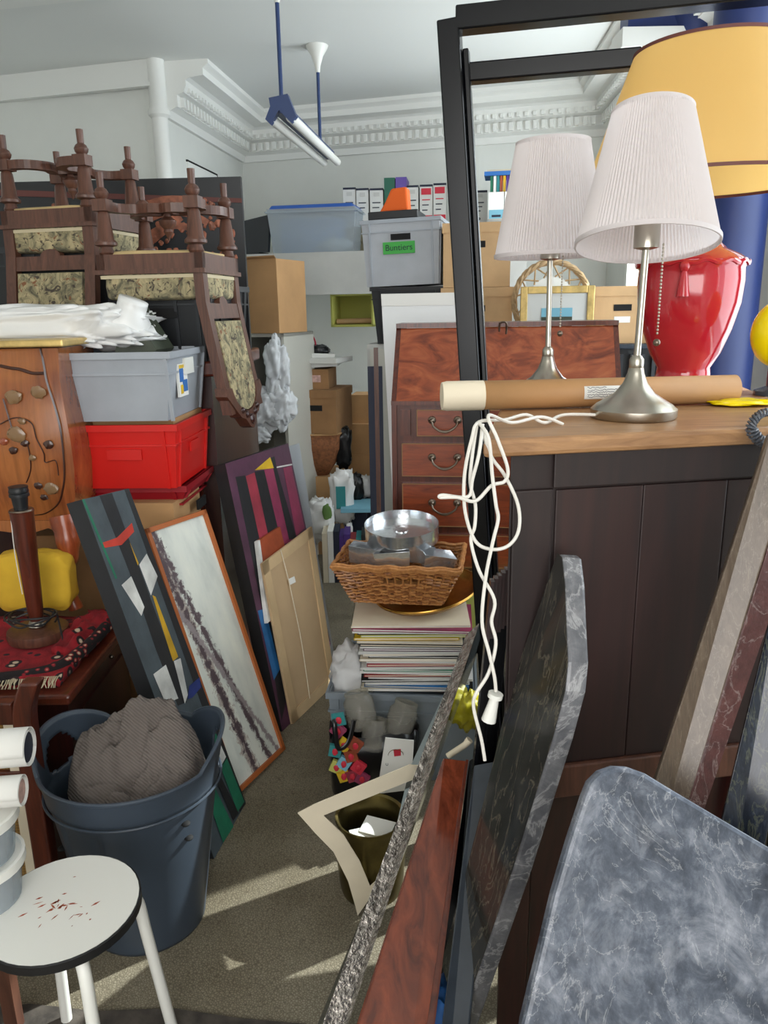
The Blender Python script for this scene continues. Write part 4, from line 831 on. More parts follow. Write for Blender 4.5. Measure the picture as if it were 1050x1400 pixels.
for k, cname in enumerate(cols): MB().box(.015+k*(w_-.03)/9, .015+(k+.8)*(w_-.03)/9, .02, .23, h_, h_+.115).build('folder', cname, t, local=True)
MB().box(-.03, w_+.01, .0, .25, h_+.117, h_+.145).build('blue_folder', 'blue_box', t, local=True); MB().box(-.01, w_+.03, .02, .24, h_+.146, h_+.16).build('paper_sheaf', 'cream_card', t, local=True)
# tilted grey crate with a green label, tray and orange shape on it, dark folding crate below
fm, w_, h_ = frame(508, 4.95, 606, 4.85, pyB=470, pyT=392); zdk = fm.translation.z
sup, sw, sh_ = frame(505, 5.0, 598, 4.92, zb=0, zt=zdk-.002)
t = thing('steel_cabinet', 'plain grey cabinet under the dark folding crate', 'cabinet', m=sup); MB().box(0, sw, 0, .5, 0.03, sh_).build('body', 'loft_grey', t, local=True); MB().box(.02, sw-.02, -.015, 0, .06, sh_-.03).build('door', 'metal_cabinet', t, local=True); MB().box(.03, sw-.03, .03, .47, 0, .03).build('plinth', 'olive', t, local=True)
crate('folding_crate', 'dark grey folding crate below the labelled grey crate', fm, w_, .42, h_, 'black_plastic_rib', 'black_plastic', taper=.03, slot=False)
fm2, w2, h2 = frame(497, 4.93, 603, 4.83, zb=zdk+h_+.002, pyT=300)
fm2 = fm2 @ Matrix.Translation((.0, 0, 0)) @ Matrix.Rotation(math.radians(-1.5), 4, 'Y')
gt = crate('plastic_crate', 'light grey crate with a green handwritten label on top of the folding crate', fm2, w2, .40, h2, 'light_grey_plastic', 'grey_plastic', taper=.015, ribs=(.1, .9))
MB().box(w2*.27, w2*.68, -.004, .004, h2*.48, h2*.66).build('green_label', 'label_green', gt, local=True)
text('handwriting', 'Buntiers', fm2 @ Matrix.Translation((w2*.475, -.0045, h2*.57)) @ Matrix.Rotation(math.pi/2, 4, 'X'), .05, 'ink', gt)
z5 = h2
tag(MB(fm2).box(w2*.08, w2*.72, .02, .34, z5+.002, z5+.05).build('black_tray', 'black_plastic', bevel=.006), 'shallow black tray on top of the labelled grey crate', 'tray')
tag(MB(fm2).prism([(w2*.2, .08, z5+.051), (w2*.58, .08, z5+.051), (w2*.56, .1, z5+.19), (w2*.36, .1, z5+.185), (w2*.28, .09, z5+.11)], (0, .12, 0)).build('orange_hat', 'orange_felt', bevel=.012), 'bright orange felt shape lying on the black tray', 'hat')
# ================================================================== box and metal cabinet left of the alcove
fm, w_, h_ = frame(330, 4.72, 396, 4.62, zb=0, pyT=456); zc_ = h_
t = thing('metal_cabinet', 'pale open metal cabinet stuffed with plastic wrap', 'cabinet', m=fm); D_ = .45
for nm, b in (('side', (0, .02, 0, D_, 0, h_)), ('side', (w_-.02, w_, 0, D_, 0, h_)), ('back', (.02, w_-.02, D_-.02, D_, 0, h_)), ('top', (0, w_, 0, D_, h_-.02, h_)), ('shelf', (.02, w_-.02, .01, D_-.02, h_*.62, h_*.64)), ('bottom', (.02, w_-.02, 0, D_, 0, .05))): MB().box(*b).build(nm, 'metal_cabinet', t, local=True)
fm, w_, h_ = frame(338, 4.68, 374, 4.58, zb=zc_+.002, pyT=354); fm = fm @ Matrix.Rotation(math.radians(8), 4, 'Z')
carton('cardboard_box', 'tall plain cardboard box on the pale metal cabinet', fm, w_*1.05, .34, h_, slot=False, flap=True)
f = MB()
for c_, r_, s_ in (((378, 500), (.07, .06, .15), 1), ((360, 560), (.10, .07, .12), 4), ((385, 555), (.08, .06, .12), 8), ((350, 592), (.08, .05, .06), 11)):
    f.blob(aty(*c_, 4.56), r_, s_, .35, 1.7, .28, 60, 40, .85)
tag(f.build('plastic_wrap', 'film', smooth=2), 'crumpled clear plastic wrap hanging from the pale metal cabinet', 'plastic wrap')
# ================================================================== alcove under the mezzanine
fm, w_, h_ = frame(452, 6.75, 510, 6.65, pyB=447, pyT=402)
t = thing('wall_cubby', 'lime green open wall box under the mezzanine', 'shelf', m=fm)
for nm, b in (('back', (0, w_, .22, .24, 0, h_)), ('side', (0, .015, 0, .22, 0, h_)), ('side', (w_-.015, w_, 0, .22, 0, h_)), ('base', (0, w_, 0, .22, 0, .02)), ('top', (0, w_, 0, .22, h_-.015, h_))): MB().box(*b).build(nm, 'lime', t, local=True)
tag(MB(fm).tube([(.03, .08, .045), (w_-.03, .08, .05)], .022, 14).build('cardboard_roll', 'cardboard_pale', smooth=True), 'cardboard roll lying in the lime green wall box', 'roll')
def stackbox(pL, pR, Y, zb, pyT, d, label, **k):
    fm, w_, h_ = frame(pL, Y, pR, Y-.02, zb=zb, pyT=pyT); return carton('cardboard_box', label, fm, w_, d, h_, group='cardboard boxes in the alcove', **k), fm, w_, h_, zb+h_
# support shelf
fm, w_, h_ = frame(398, 4.98, 488, 4.95, zb=0, pyT=668)
_, _, _, _, za = stackbox(412, 470, 5.0, 0, 652, .4, 'plain cardboard box at the bottom under the woven bag', slot=False)
b1 = aty(434, 662, 4.85)
t = thing('woven_bag', 'brown woven straw bag below the archive box in the alcove', 'bag', (b1.x, 5.0, za))
zt_ = aty(434, 597, 4.9).z; xL = x_at(402, 4.9, zt_); xR = x_at(466, 4.9, zt_); xm = (xL+xR)/2
vs = []; prof_ = [(0, .35), (.3, .72), (.65, .93), (1, 1)]
for k, s_ in prof_:
    z = za+.004+(zt_-za)*k
    for i in range(24):
        a = 2*math.pi*i/24; vs.append((xm+(xR-xL)/2*s_*math.copysign(abs(math.cos(a))**.6, math.cos(a)), 5.06+.12*s_*math.copysign(abs(math.sin(a))**.6, math.sin(a)), z))
o = MB().add(vs, [(k*24+i, k*24+(i+1) % 24, k*24+24+(i+1) % 24, k*24+24+i) for k in range(3) for i in range(24)]+[tuple(range(24))[::-1]]).build('weave', 'basket_brown', t, smooth=2); o.modifiers.new('thickness', 'SOLIDIFY').thickness = .008
MB().tube([vs[72+i] for i in range(24)]+[vs[72]], .007, 6).build('rim', 'cardboard', t, smooth=True); MB().box(xm-.1, xm+.05, 4.96, 5.15, zt_-.03, zt_+.003).build('yellow_cloth', 'p_ochre', t)
zs = zt_+.012
fm, w_, h_ = frame(402, 4.98, 461, 4.94, zb=zs, pyT=533)
fm = fm @ Matrix.Rotation(math.radians(-6), 4, 'Z')
carton('archive_box', 'brown archive box with lid on top of the woven bag', fm, w_, .36, h_, 'cardboard_dark', .05, label_card=False, group='cardboard archive boxes'); zs += h_
fm, w_, h_ = frame(407, 5.02, 449, 4.99, zb=zs+.001, pyT=505)
bt = carton('cardboard_box', 'small cardboard box with newspapers on the alcove archive box', fm, w_, .25, h_, 'cardboard_dark', slot=False, group='cardboard boxes in the alcove'); MB().box(w_*.3, w_*.75, -.003, .001, h_*.35, h_*.7).build('label', 'pink_roll', bt, local=True)
zs += h_+.002; nf = MB(fm)
for k, (dx, rz) in enumerate(((0, .1), (.02, -.2), (-.02, .25))):
    nf2 = MB(fm @ Matrix.Translation((dx, 0, h_+.006+k*.034)) @ Matrix.Rotation(rz, 4, 'Z') @ Matrix.Rotation(.05*(k-1), 4, 'Y')); nf2.box(-.03, w_+.06, -.02, .25, 0, .032)
    tag(nf2.build('newspaper', 'box_grey'), ('folded newspaper at the bottom of the pile on the small box', 'middle newspaper of the pile on the small box', 'topmost newspaper of the pile on the small box')[k], 'newspaper', 'newspapers in the alcove')
tag(MB(fm).blob((w_*.62, .1, h_+.115), (.07, .06, .035), 3, .3, 3, .2, 20, 12).build('felt_hat', 'bag_black', smooth=2), 'black crumpled felt hat on top of the newspapers', 'hat')
tag(MB(fm).tube([(w_*.05, .1, h_+.10), (w_*.15, .1, h_+.19), (w_*.35, .1, h_+.22), (w_*.5, .1, h_+.17), (w_*.5, .1, h_+.10)], .005, 6, 6).build('red_cord_loop', 'ink_red', smooth=True), 'red twisted cord loop on top of the newspapers', 'cord')
# boxes and bags behind / right in the alcove
_, _, _, _, zr_ = stackbox(470, 508, 5.55, 0, 680, .3, 'large cardboard box low at the back of the alcove', slot=False)
_, _, _, _, zr2 = stackbox(474, 507, 5.55, zr_+.001, 622, .28, 'cardboard box in the middle of the back alcove stack', slot=False)
_, _, _, _, zr3 = stackbox(476, 508, 5.55, zr2+.001, 580, .28, 'cardboard box third from the floor in the back alcove stack', slot=False)
_, _, _, _, zr4 = stackbox(480, 507, 5.60, zr3+.001, 540, .24, 'topmost open cardboard box in the back alcove stack', slot=False)
p_ = aty(489, 572, 5.42); tag(MB().lathe([(.05, -.045), (.055, -.04), (.055, .04), (.05, .045), (.02, .045), (.02, -.045), (.05, -.045)], 24, V((aty(484, 572, 5.62).x, 5.66, zr3+.046)), Matrix.Rotation(1.3, 4, 'X') if False else Matrix.Rotation(0, 4, 'X'), caps=False).build('tape_roll', 'white_paper', smooth=True), 'white paper roll lying on the alcove boxes', 'paper roll')
def softbag(name, label, px, Y, rad, mat, seed, zb=None, cat='bag', box=.5, fold=.25):
    c_ = aty(px[0], px[1], Y); m = MB(); m.blob(c_, rad, seed, .2, 2.2, fold, 30, 20, box); return tag(m.build(name, mat, smooth=2), label, cat)
softbag('black_bag', 'shiny black plastic bag between the woven bag and back boxes', (470, 612), 5.05, (.05, .06, .13), 'bag_black', 2)
t = softbag('carrier_bag', 'white carrier bag with teal print hanging in the alcove', (468, 680), 4.86, (.075, .06, .17), 'polythene', 5)
MB().box(aty(466, 680, 4.80).x-.03, aty(466, 680, 4.80).x+.03, 4.785, 4.80, aty(466, 695, 4.8).z, aty(466, 665, 4.8).z).build('printed_logo', 'teal', t)
t = softbag('carrier_bag', 'white carrier bag with a green leaf print low in the alcove', (438, 712), 4.66, (.085, .06, .13), 'polythene', 9)
c_ = aty(447, 700, 4.59); MB().blob(c_, (.03, .006, .05), 1, .3, 2, nu=12, nv=8).build('printed_leaf', 'leaf_green', t, smooth=True)
softbag('white_bag', 'small crumpled white bag beside the black handbag', (499, 665), 5.12, (.05, .05, .07), 'polythene', 12); softbag('handbag', 'black round handbag hanging in the back of the alcove', (487, 668), 5.0, (.05, .05, .10), 'bag_black', 15, box=.8)
fm, w_, h_ = frame(473, 5.1, 494, 5.05, zb=.36, pyT=676)
carton('blue_box', 'bright blue box standing in the back of the alcove', fm, w_, .2, h_, 'blue_box', slot=False); fm, w_, h_ = frame(462, 5.0, 502, 4.95, zb=0, zt=.359); carton('storage_chest', 'low dark chest under the blue box in the alcove', fm, w_, .4, h_, 'navy', slot=False, cat='chest')
tag(MB().box(*sorted((x_at(466, 4.8, .45), x_at(512, 4.8, .45))), 4.72, 4.99, .36, .385).build('magazine_pile', 'skyblue'), 'pale blue magazines lying flat on the dark chest', 'magazines')
random.seed(5)
xx = x_at(440, 4.45, .35); bcol = ['cream_card', 'white_paper', 'navy', 'book_purple', 'book_purple', 'book_red', 'teal', 'p_black', 'cream_card', 'book_red']
bl = ['cream', 'white', 'navy', 'thick purple', 'second purple', 'red', 'teal', 'black', 'narrow cream', 'rightmost red']
for k, cn in enumerate(bcol):
    w1 = random.uniform(.024, .036); hh = random.uniform(.26, .33)
    t = thing('book', bl[k]+' book in the row standing on the alcove floor', 'book', (xx, 4.45, 0), 'books on the alcove floor'); MB().box(xx, xx+w1, 4.42, 4.60, 0.001, hh).build('cover', cn, t); MB().box(xx+.003, xx+w1-.003, 4.425, 4.605, .006, hh+.001-.006).build('pages', 'white_paper', t); xx += w1+.002
softbag('white_sack', 'white shopping bag handles spilling over the row of books', (478, 735), 4.62, (.02, .02, .09), 'polythene', 21)
# white board, brown batten and navy panel left of the bureau
pa_, pb_, pc_ = aty(521, 402, 3.72), aty(622, 400, 3.66), aty(539, 720, 3.60); pl = plane3(pa_, pb_, pc_)
d0_ = onplane(539, 720, *pl); dn_ = (d0_-pa_); kb = (0-pa_.z)/dn_.z; BLw = pa_+dn_*kb; BRw = BLw+(pb_-pa_)
t = thing('white_board', 'tall white laminated board standing behind the bureau', 'board', BLw); MB().prism([pa_, pb_, BRw, BLw], pl[1]*.02).build('panel', 'white_board', t)
MB().prism([pa_-pl[1]*.003, pb_-pl[1]*.003, pb_+dn_.normalized()*.055-pl[1]*.003, pa_+dn_.normalized()*.055-pl[1]*.003], pl[1]*.004).build('top_strip', 'white_paper', t)
tag(MB().box(x_at(513, 3.9, 1), x_at(519, 3.9, 1), 3.88, 3.92, 0, 1.42).build('wooden_batten', 'chair_wood'), 'thin brown wooden batten standing left of the white board', 'batten')
tag(MB().box(x_at(504, 4.3, 1), x_at(524, 4.3, 1), 4.3, 4.34, 0, 1.3).build('navy_panel', 'navy'), 'narrow navy blue panel standing behind the white board', 'panel')

# ================================================================== bureau on a draped low table
fmB, bw, _ = frame(536, 3.02, 846, 2.90, zb=.56, zt=1.5)
t = thing('low_table', 'low table covered with lime yellow paper under the bureau', 'table', m=Matrix.Translation((fmB.translation.x, fmB.translation.y, 0)) @ fmB.to_3x3().to_4x4())
MB().box(.05, bw-.05, .04, .40, .50, .54).build('table_top', 'mahogany', t, local=True); MB().box(.04, bw-.04, -.12, .42, .5405, .556).build('lime_paper', 'lime_bright', t, local=True); MB().box(.04, bw-.04, -.125, -.12, .30, .556).build('lime_drop', 'lime_bright', t, local=True)
for x in (.08, bw-.12):
    for y in (.06, .34): MB().box(x, x+.04, y, y+.04, 0, .50).build('leg', 'mahogany', t, local=True)
t = thing('bureau', 'mahogany writing bureau with sloping fall front and four brass-handled drawers', 'bureau', m=fmB); z_s = aty(690, 549, 2.97).z-.56; z_t = aty(690, 446, 3.1).z-.56; BD = .42
MB().prism([(0, 0, .0), (0, BD, 0), (0, BD, z_t), (0, .20, z_t), (0, 0, z_s)], (.02, 0, 0)).build('side', 'mahogany', t, local=True)
MB().prism([(bw-.02, 0, .0), (bw-.02, BD, 0), (bw-.02, BD, z_t), (bw-.02, .20, z_t), (bw-.02, 0, z_s)], (.02, 0, 0)).build('side', 'mahogany', t, local=True)
MB().box(.02, bw-.02, .012, BD, 0, z_s).build('carcass', 'mahogany', t, local=True); MB().prism([(.02, .20, z_t-.02), (.02, BD, z_t-.02), (.02, BD, z_s), (.02, .05, z_s)], (bw-.04, 0, 0)).build('desk_box', 'mahogany', t, local=True)
MB().box(0, bw, .19, BD, z_t-.003, z_t+.015).build('bureau_top', 'mahogany', t, local=True)
ff = MB().prism([(.02, -.004, z_s+.004), (bw-.02, -.004, z_s+.004), (bw-.02, .196, z_t-.004), (.02, .196, z_t-.004)], (0, .016, -.012)).build('fall_front', 'flame_veneer', t, local=True)
kx = bw*.49; MB().tube([(kx-.015, .168, z_t-.02), (kx-.012, .15, z_t+.012), (kx+.012, .15, z_t+.012), (kx+.012, .168, z_t-.03)], .004, 6, 5).build('key', 'aged_brass', t, local=True)
MB().box(0, bw, -.008, .012, z_s-.012, z_s+.004).build('ledge_moulding', 'mahogany', t, local=True)
def px_z(py): return aty(590, py, 3.0).z-.56
rows_ = [(560, 596, .10), (606, 651, .04), (661, 719, .04), (730, 800, .04)]
for k, (a, b, m_) in enumerate(rows_):
    z1, z0 = px_z(a), max(.02, px_z(b)); 
    d_ = MB().box(m_, bw-m_, -.006, .02, z0, z1).build('drawer', 'drawer_wood', t, local=True)
    for s_ in ((m_, m_+.003, z0, z1), (bw-m_-.003, bw-m_, z0, z1), (m_, bw-m_, z0, z0+.003), (m_, bw-m_, z1-.003, z1)): MB(fmB).box(s_[0], s_[1], -.008, -.005, s_[2], s_[3]).build('cockbead', 'cardboard_dark', d_)
    for cx in (.21, bw-.21):
        hm = MB(fmB); zc = (z0+z1)/2+.012
        for sx in (-1, 1): hm.lathe([(.002, 0), (.016, .002), (.014, .007), (.007, .010), (.009, .016), (.004, .022)], 12, m=Matrix.Translation((cx+sx*.05, -.006, zc)) @ Matrix.Rotation(math.pi/2, 4, 'X'))
        hm.tube([(cx-.05, -.022, zc-.004), (cx-.043, -.03, zc-.022), (cx-.02, -.032, zc-.038), (cx, -.032, zc-.042), (cx+.02, -.032, zc-.038), (cx+.043, -.03, zc-.022), (cx+.05, -.022, zc-.004)], [.004, .0045, .005, .006, .005, .0045, .004], 7, 4)
        hm.build('handle', 'aged_brass', d_, smooth=True)
for x in (.035, bw-.075): MB().box(x, x+.04, -.004, .02, px_z(596), px_z(560)).build('loper', 'mahogany', t, local=True)

# ================================================================== black carved cabinet with archive boxes, wicker mirror and picture behind the bureau
fmK, kw, kh = frame(606, 4.70, 905, 4.50, zb=0, pyT=471)
t = thing('carved_cabinet', 'black carved cabinet behind the bureau carrying archive boxes', 'cabinet', m=fmK); MB().box(0, kw, 0.01, .55, 0.05, kh-.03).build('body', 'black_paint', t, local=True); MB().box(-.02, kw+.02, -.02, .57, kh-.03, kh).build('cabinet_top', 'dark_grey_board', t, local=True, bevel=.006)
for k in range(9): MB().box(kw-.04-k*.06, kw-.02-k*.06, -.012, .01, kh-.5, kh-.06).build('carved_rib', 'black_plastic_rib', t, local=True)
MB().box(.02, kw-.02, .02, .5, 0, .05).build('plinth', 'black_paint', t, local=True)
def arch(pL, pR, zb, pyT, label, y=.02, **k):
    Yl = 4.75-(pL-600)/305*.2+y; Yr = 4.75-(pR-600)/305*.2+y; fm, w_, h_ = frame(pL, Yl, pR, Yr, zb=zb, pyT=pyT); carton('archive_box', label, fm, w_, .36, h_, 'cardboard_pale', .055, group='cardboard archive boxes', **k); return zb+h_
za_ = arch(604, 700, kh+.001, 393, 'lower archive box in the pair behind the black post'); arch(606, 698, za_+.002, 304, 'upper archive box in the pair behind the black post'); arch(812, 890, kh+.001, 391, 'archive box with label right of the wicker mirror', label_card=True)
cw = aty(757, 417, 4.55); 
t = thing('wicker_mirror', 'round woven wicker mirror frame behind the gilt picture', 'mirror', (cw.x, 4.6, kh)); R_ = .215; cz_ = kh+R_+.032; cx_ = cw.x
for k in range(3): MB().tube([(cx_+(R_+.008*math.sin(i*.9+k*2.1))*math.cos(2*math.pi*i/60), 4.62+.012*math.cos(i*.9+k*2.1), cz_+(R_+.008*math.sin(i*.9+k*2.1))*math.sin(2*math.pi*i/60)) for i in range(61)], .012, 6).build('braided_ring', 'wicker_pale', t, smooth=True)
for k in range(14):
    a = math.pi*(k/13.0); b = a+.35*(1 if k % 2 else -1); MB().tube([(cx_+.135*math.cos(a), 4.62, cz_+.135*math.sin(a)), (cx_+.205*math.cos(b), 4.62, cz_+.205*math.sin(b))], .005, 5).build('spoke', 'wicker_pale', t)
MB().lathe([(0, 0), (.135, 0), (.135, .01), (0, .01)], 32, m=Matrix.Translation((cx_, 4.63, cz_)) @ Matrix.Rotation(math.pi/2, 4, 'X'), caps=False).build('mirror_glass', 'white_paper', t, smooth=True)
fm, w_, h_ = frame(711, 4.55, 812, 4.50, zb=kh+.002, pyT=391)
t = thing('framed_picture', 'gilt framed landscape picture with pale mount leaning on the wicker mirror', 'picture', m=fm)
for b in ((0, .04, 0, h_), (w_-.04, w_, 0, h_), (.04, w_-.04, h_-.04, h_), (.04, w_-.04, 0, .04)): MB().box(b[0], b[1], 0, .025, b[2], b[3]).build('frame_side', 'gilt', t, local=True, bevel=.004)
MB().box(.04, w_-.04, .008, .02, .04, h_-.04).build('mount', 'box_grey', t, local=True); MB().box(.12, w_-.12, .006, .009, .1, h_-.12).build('print', 'skyblue', t, local=True); MB().box(.12, w_-.12, .0052, .0065, .1, h_*.48).build('print_land', 'dark_green_card', t, local=True)
# ================================================================== tall dark cabinet on the right
TZ = 1.40
fl, fr = atz(700, 600, TZ), atz(1130, 580, TZ); fr = V((fr.x, fr.y, TZ))
A_, B_ = V((fl.x, fl.y+.012, 0)), V((fr.x, fr.y+.012, 0)); ex = (B_-A_).normalized(); ey = V((.21, .978, 0)).normalized(); CW = (B_-A_).length
t = thing('dark_cabinet', 'tall dark wooden cabinet with panelled back and pale worn top', 'cabinet', (A_+B_)/2)
def cb(x0, x1, y0, y1, z0, z1, mat, name, par=None, shape=None, bv=.003):
    def q(x, y, z): return A_+ex*x+ey*y+V((0, 0, z))
    pts = [q(x0, y0, z0), q(x1, y0, z0), q(x1, y1, z0), q(x0, y1, z0)]
    return MB().prism(pts, (0, 0, z1-z0)).build(name, mat, par or t, bevel=bv)
zr0, zr1 = aty(800, 1082, 1.25).z, aty(800, 1040, 1.25).z; zs0 = aty(850, 663, 1.25).z; zs1 = aty(850, 612, 1.25).z
cb(0, CW, .012, .80, zr0, TZ-.03, 'cabinet_wood', 'carcass')
cb(.006, .075, .0, .012, zr1, zs0+.0, 'cabinet_wood', 'stile'); cb(0, CW, .0, .012, zs1, TZ-.03, 'cabinet_wood', 'top_rail'); cb(.075, CW, -.001, .012, zs0, zs1-.002, 'cabinet_wood', 'upper_rail')
for k in range(3): cb(.08+k*(CW-.09)/3, .0798+(k+1)*(CW-.09)/3, .006, .012, zr1, zs0-.003, 'cabinet_panel', 'back_board')
cb(0, CW, -.004, .05, zr0, zr1, 'chair_wood', 'bottom_rail')
for x in (.0, CW-.07): cb(x, x+.06, .02, .08, 0, zr0, 'mahogany_dark', 'leg'); cb(x, x+.06, .70, .78, 0, zr0, 'mahogany_dark', 'leg')
cb(.06, CW-.06, .06, .08, .05, zr0, 'mahogany_dark', 'lower_panel')
cb(-.045, CW+.02, -.012, .86, TZ-.03, TZ, 'top_wood', 'cabinet_top', bv=.008)
# ================================================================== pair of brushed steel lamps
def lamp(label, c, H, tilt, sh_r, sh_top, sh_h, group='pleated lamps', lean=(0, 0)):
    t = thing('table_lamp', label, 'lamp', c, group); c = V(c); s = H/.60
    MB().lathe([(.0, 0), (.075, 0), (.077, .004), (.077, .016), (.072, .020), (.068, .024), (.058, .030), (.036, .044), (.022, .062), (.015, .080), (.013, .09), (.011, .092)], 40, c).build('base', 'steel', t, smooth=True)
    q = V(tilt)*H; top = c+V((0, 0, H))+q; neck = c+(top-c)*((H-sh_h)/H)
    MB().lathe([(.010, .085), (.013, .09), (.013, .105), (.008, .112)], 14, c).build('collar', 'steel', t, smooth=True)
    MB().tube([c+V((0, 0, .10)), neck+V((0, 0, .02))], .0062, 12).build('stem', 'steel', t, smooth=True)
    MB().lathe([(.006, -.008), (.022, -.004), (.022, .045), (.018, .05), (.018, .09)], 20, neck).build('lamp_holder', 'steel', t, smooth=True)
    ax = (top-c).normalized(); rot = V((0, 0, 1)).rotation_difference((ax+V((lean[0], lean[1], 0))).normalized()).to_matrix().to_4x4()
    n = 216; m = MB(); vs = []
    for r, z in ((sh_r, 0), ((sh_r+sh_top)/2, sh_h/2), (sh_top, sh_h)):
        for i in range(n): a = 2*math.pi*i/n; rr = r+(.0012 if i % 2 else -.0012); vs.append(neck+rot @ V((rr*math.cos(a), rr*math.sin(a), z)))
    m.add(vs, [(k*n+i, k*n+(i+1) % n, k*n+n+(i+1) % n, k*n+n+i) for k in range(2) for i in range(n)])
    so = m.build('shade', 'shade_white', t, smooth=True)
    for r, z in ((sh_r, 0), (sh_top, sh_h-.007)): MB().lathe([(r+.0015, z), (r+.002, z+.008), (r-.001, z+.008), (r-.001, z), (r+.0015, z)], 48, neck, rot, caps=False).build('shade_band', 'shade_white', so, smooth=True)
    for k in range(3): a = k*2.094+.4; MB().tube([neck+rot @ V((0, 0, .06)), neck+rot @ V((sh_r*.8*math.cos(a), sh_r*.8*math.sin(a), .05))], .0015, 5).build('shade_spider', 'white_plastic', so)
    p = neck+V((.026, -.012, .0)); pc = MB()
    for k in range(26): pc.blob(p+V((0, 0, -.006*k)), (.0022, .0022, .0026), 0, 0, 1, nu=6, nv=4)
    tag(pc.build('pull_chain', 'steel', t, smooth=True), kind='stuff'); MB().blob(p+V((0, 0, -.166)), (.0065, .0065, .0065), 0, 0, 1, nu=14, nv=10).build('pull_ball', 'aged_brass', t, smooth=True)
    return t
c1 = atz(884, 578, TZ+.001)+V((0, .075, 0)); Hl = aty(905, 140, c1.y).z-TZ; 
lamp('nearer white pleated table lamp with brushed steel stem in front of the cardboard tube', c1, Hl, (.012, 0, 0), .121, .068, .228, lean=(.035, .20))
Y2 = 1.80; c2 = V((x_at(747, Y2, TZ), Y2, TZ+.001)); H2 = aty(760, 195, Y2).z-TZ
lamp('farther white pleated table lamp with brushed steel stem behind the cardboard tube', c2, H2, (-.01, 0, 0), .122, .078, .235)
# red urn lamp with a yellow shade
Y3 = 1.98; t = thing('urn_lamp', 'red glazed urn lamp with large yellow drum shade', 'lamp', (x_at(942, Y3, TZ), Y3, TZ)); cx3 = x_at(941, Y3, 1.6)
def zpx(py): return aty(941, py, Y3).z
k_ = Y3/FPX*1.02; pr = [(0, TZ+.001), (52*k_*.75, TZ+.001), (50*k_*.75, zpx(518)), (34*k_, zpx(512)), (33*k_, zpx(502)), (44*k_, zpx(482)), (55*k_, zpx(450)), (63*k_, zpx(415)), (65*k_, zpx(385)), (64*k_, zpx(368)), (66.5*k_, zpx(364)), (67*k_, zpx(358)), (58*k_, zpx(350)), (42*k_, zpx(342)), (34*k_, zpx(334)), (28*k_, zpx(322)), (16*k_, zpx(312))]
MB().lathe(pr, 40, (cx3, Y3, 0)).build('urn', 'red_glaze', t, smooth=True)
MB().tube([(cx3+67*k_*math.cos(a), Y3+67*k_*math.sin(a), zpx(361)+.004*math.sin(a*14)) for a in [2*math.pi*i/84 for i in range(85)]], .0055, 6).build('moulded_rope', 'red_glaze', t, smooth=True)
a0 = -2.05; e0 = V((math.cos(a0), math.sin(a0), 0)); pt = V((cx3, Y3, 0))+e0*66*k_
ts = MB(); ts.blob(pt+V((0, 0, zpx(367))), (.013, .013, .014), 2, .2, 3, nu=14, nv=10); ts.tube([pt+e0*.002+V((0, 0, zpx(372))), pt+e0*.003+V((0, 0, zpx(382))), pt+e0*.003+V((0, 0, zpx(406)))], [.006, .010, .016], 10); ts.build('tassel', 'red_glaze', t, smooth=True)
MB().tube([(cx3, Y3, zpx(314)), (cx3, Y3, zpx(150))], .008, 10).build('stem', 'aged_brass', t, smooth=True)
zb3, zt3 = zpx(252), zpx(72); rb, rt_ = 144*k_, 92*k_; sx3 = x_at(962, Y3, 1.9)
m = MB().lathe([(rb, zb3), (rt_, zt3)], 64, (sx3, Y3, 0), caps=False); so = m.build('shade', 'shade_yellow', t, smooth=True)
for r, z in ((rb, zb3), (rt_, zt3)): MB().lathe([(r-.002, z-.003), (r+.002, z-.003), (r+.002, z+.004), (r-.002, z+.004), (r-.002, z-.003)], 64, (sx3, Y3, 0), caps=False).build('shade_trim', 'shade_trim', so, smooth=True)
m = MB().lathe([(rb+.001, zb3+.02), (rb-.004, zb3+.035)], 64, (sx3, Y3, 0), caps=False)
for k in range(3): a = k*2.094; MB().tube([(cx3, Y3, zpx(150)), (sx3+rt_*.98*math.cos(a), Y3+rt_*.98*math.sin(a), zt3-.01)], .002, 5).build('shade_spider', 'aged_brass', so)
# cardboard tube with a taped end and a handwritten label
ya = 1.40; p0 = V((x_at(604, ya, 1.45), ya+.16, TZ+.030)); p1 = V((x_at(1006, ya+.2, 1.45), ya+.20, TZ+.030)); p0.x = x_at(604, p0.y, p0.z)
t = thing('cardboard_tube', 'long brown cardboard postal tube with a cream taped end', 'tube', (p0+p1)/2); d_ = (p1-p0).normalized(); m0 = p0+(p1-p0)*.135
m = MB().tube([m0, p1], .029, 28, caps=False); o = m.build('tube_wall', 'kraft', t, smooth=True); o.modifiers.new('thickness', 'SOLIDIFY').thickness = .003
MB().tube([p0, p0+d_*.01, m0+d_*.002], [.0275, .0298, .0298], 28).build('taped_end', 'tape_cream', t, smooth=True); MB().tube([p1-d_*.004, p1-d_*.002], .026, 24).build('end_plug', 'cardboard_dark', t, smooth=True)
def ont(s, a, r=.0297): sd_ = V((0, 0, 1)).cross(d_).normalized(); return p0+d_*s+(-sd_*0+V((d_.y, -d_.x, 0)).normalized()*math.cos(a)+V((0, 0, 1))*math.sin(a))*r
L_ = (p1-p0).length; vs = [ont(L_*u, a, .0296) for u in (.465, .635) for a in [(-.35+.9*i/8) for i in range(9)]]
lb_ = MB().add(vs, [(i, i+1, i+10, i+9) for i in range(8)]).build('paper_label', 'white_paper', t, smooth=2); lb_.modifiers.new('thickness', 'SOLIDIFY').thickness = .0006
random.seed(2)
for k in range(5): MB().tube([ont(L_*(.475+.15*i/40)+.0, .42-.15*k+random.uniform(-.05, .05), .0302) for i in range(34 if k else 18)], .0006, 4).build('handwriting', 'ink', lb_)
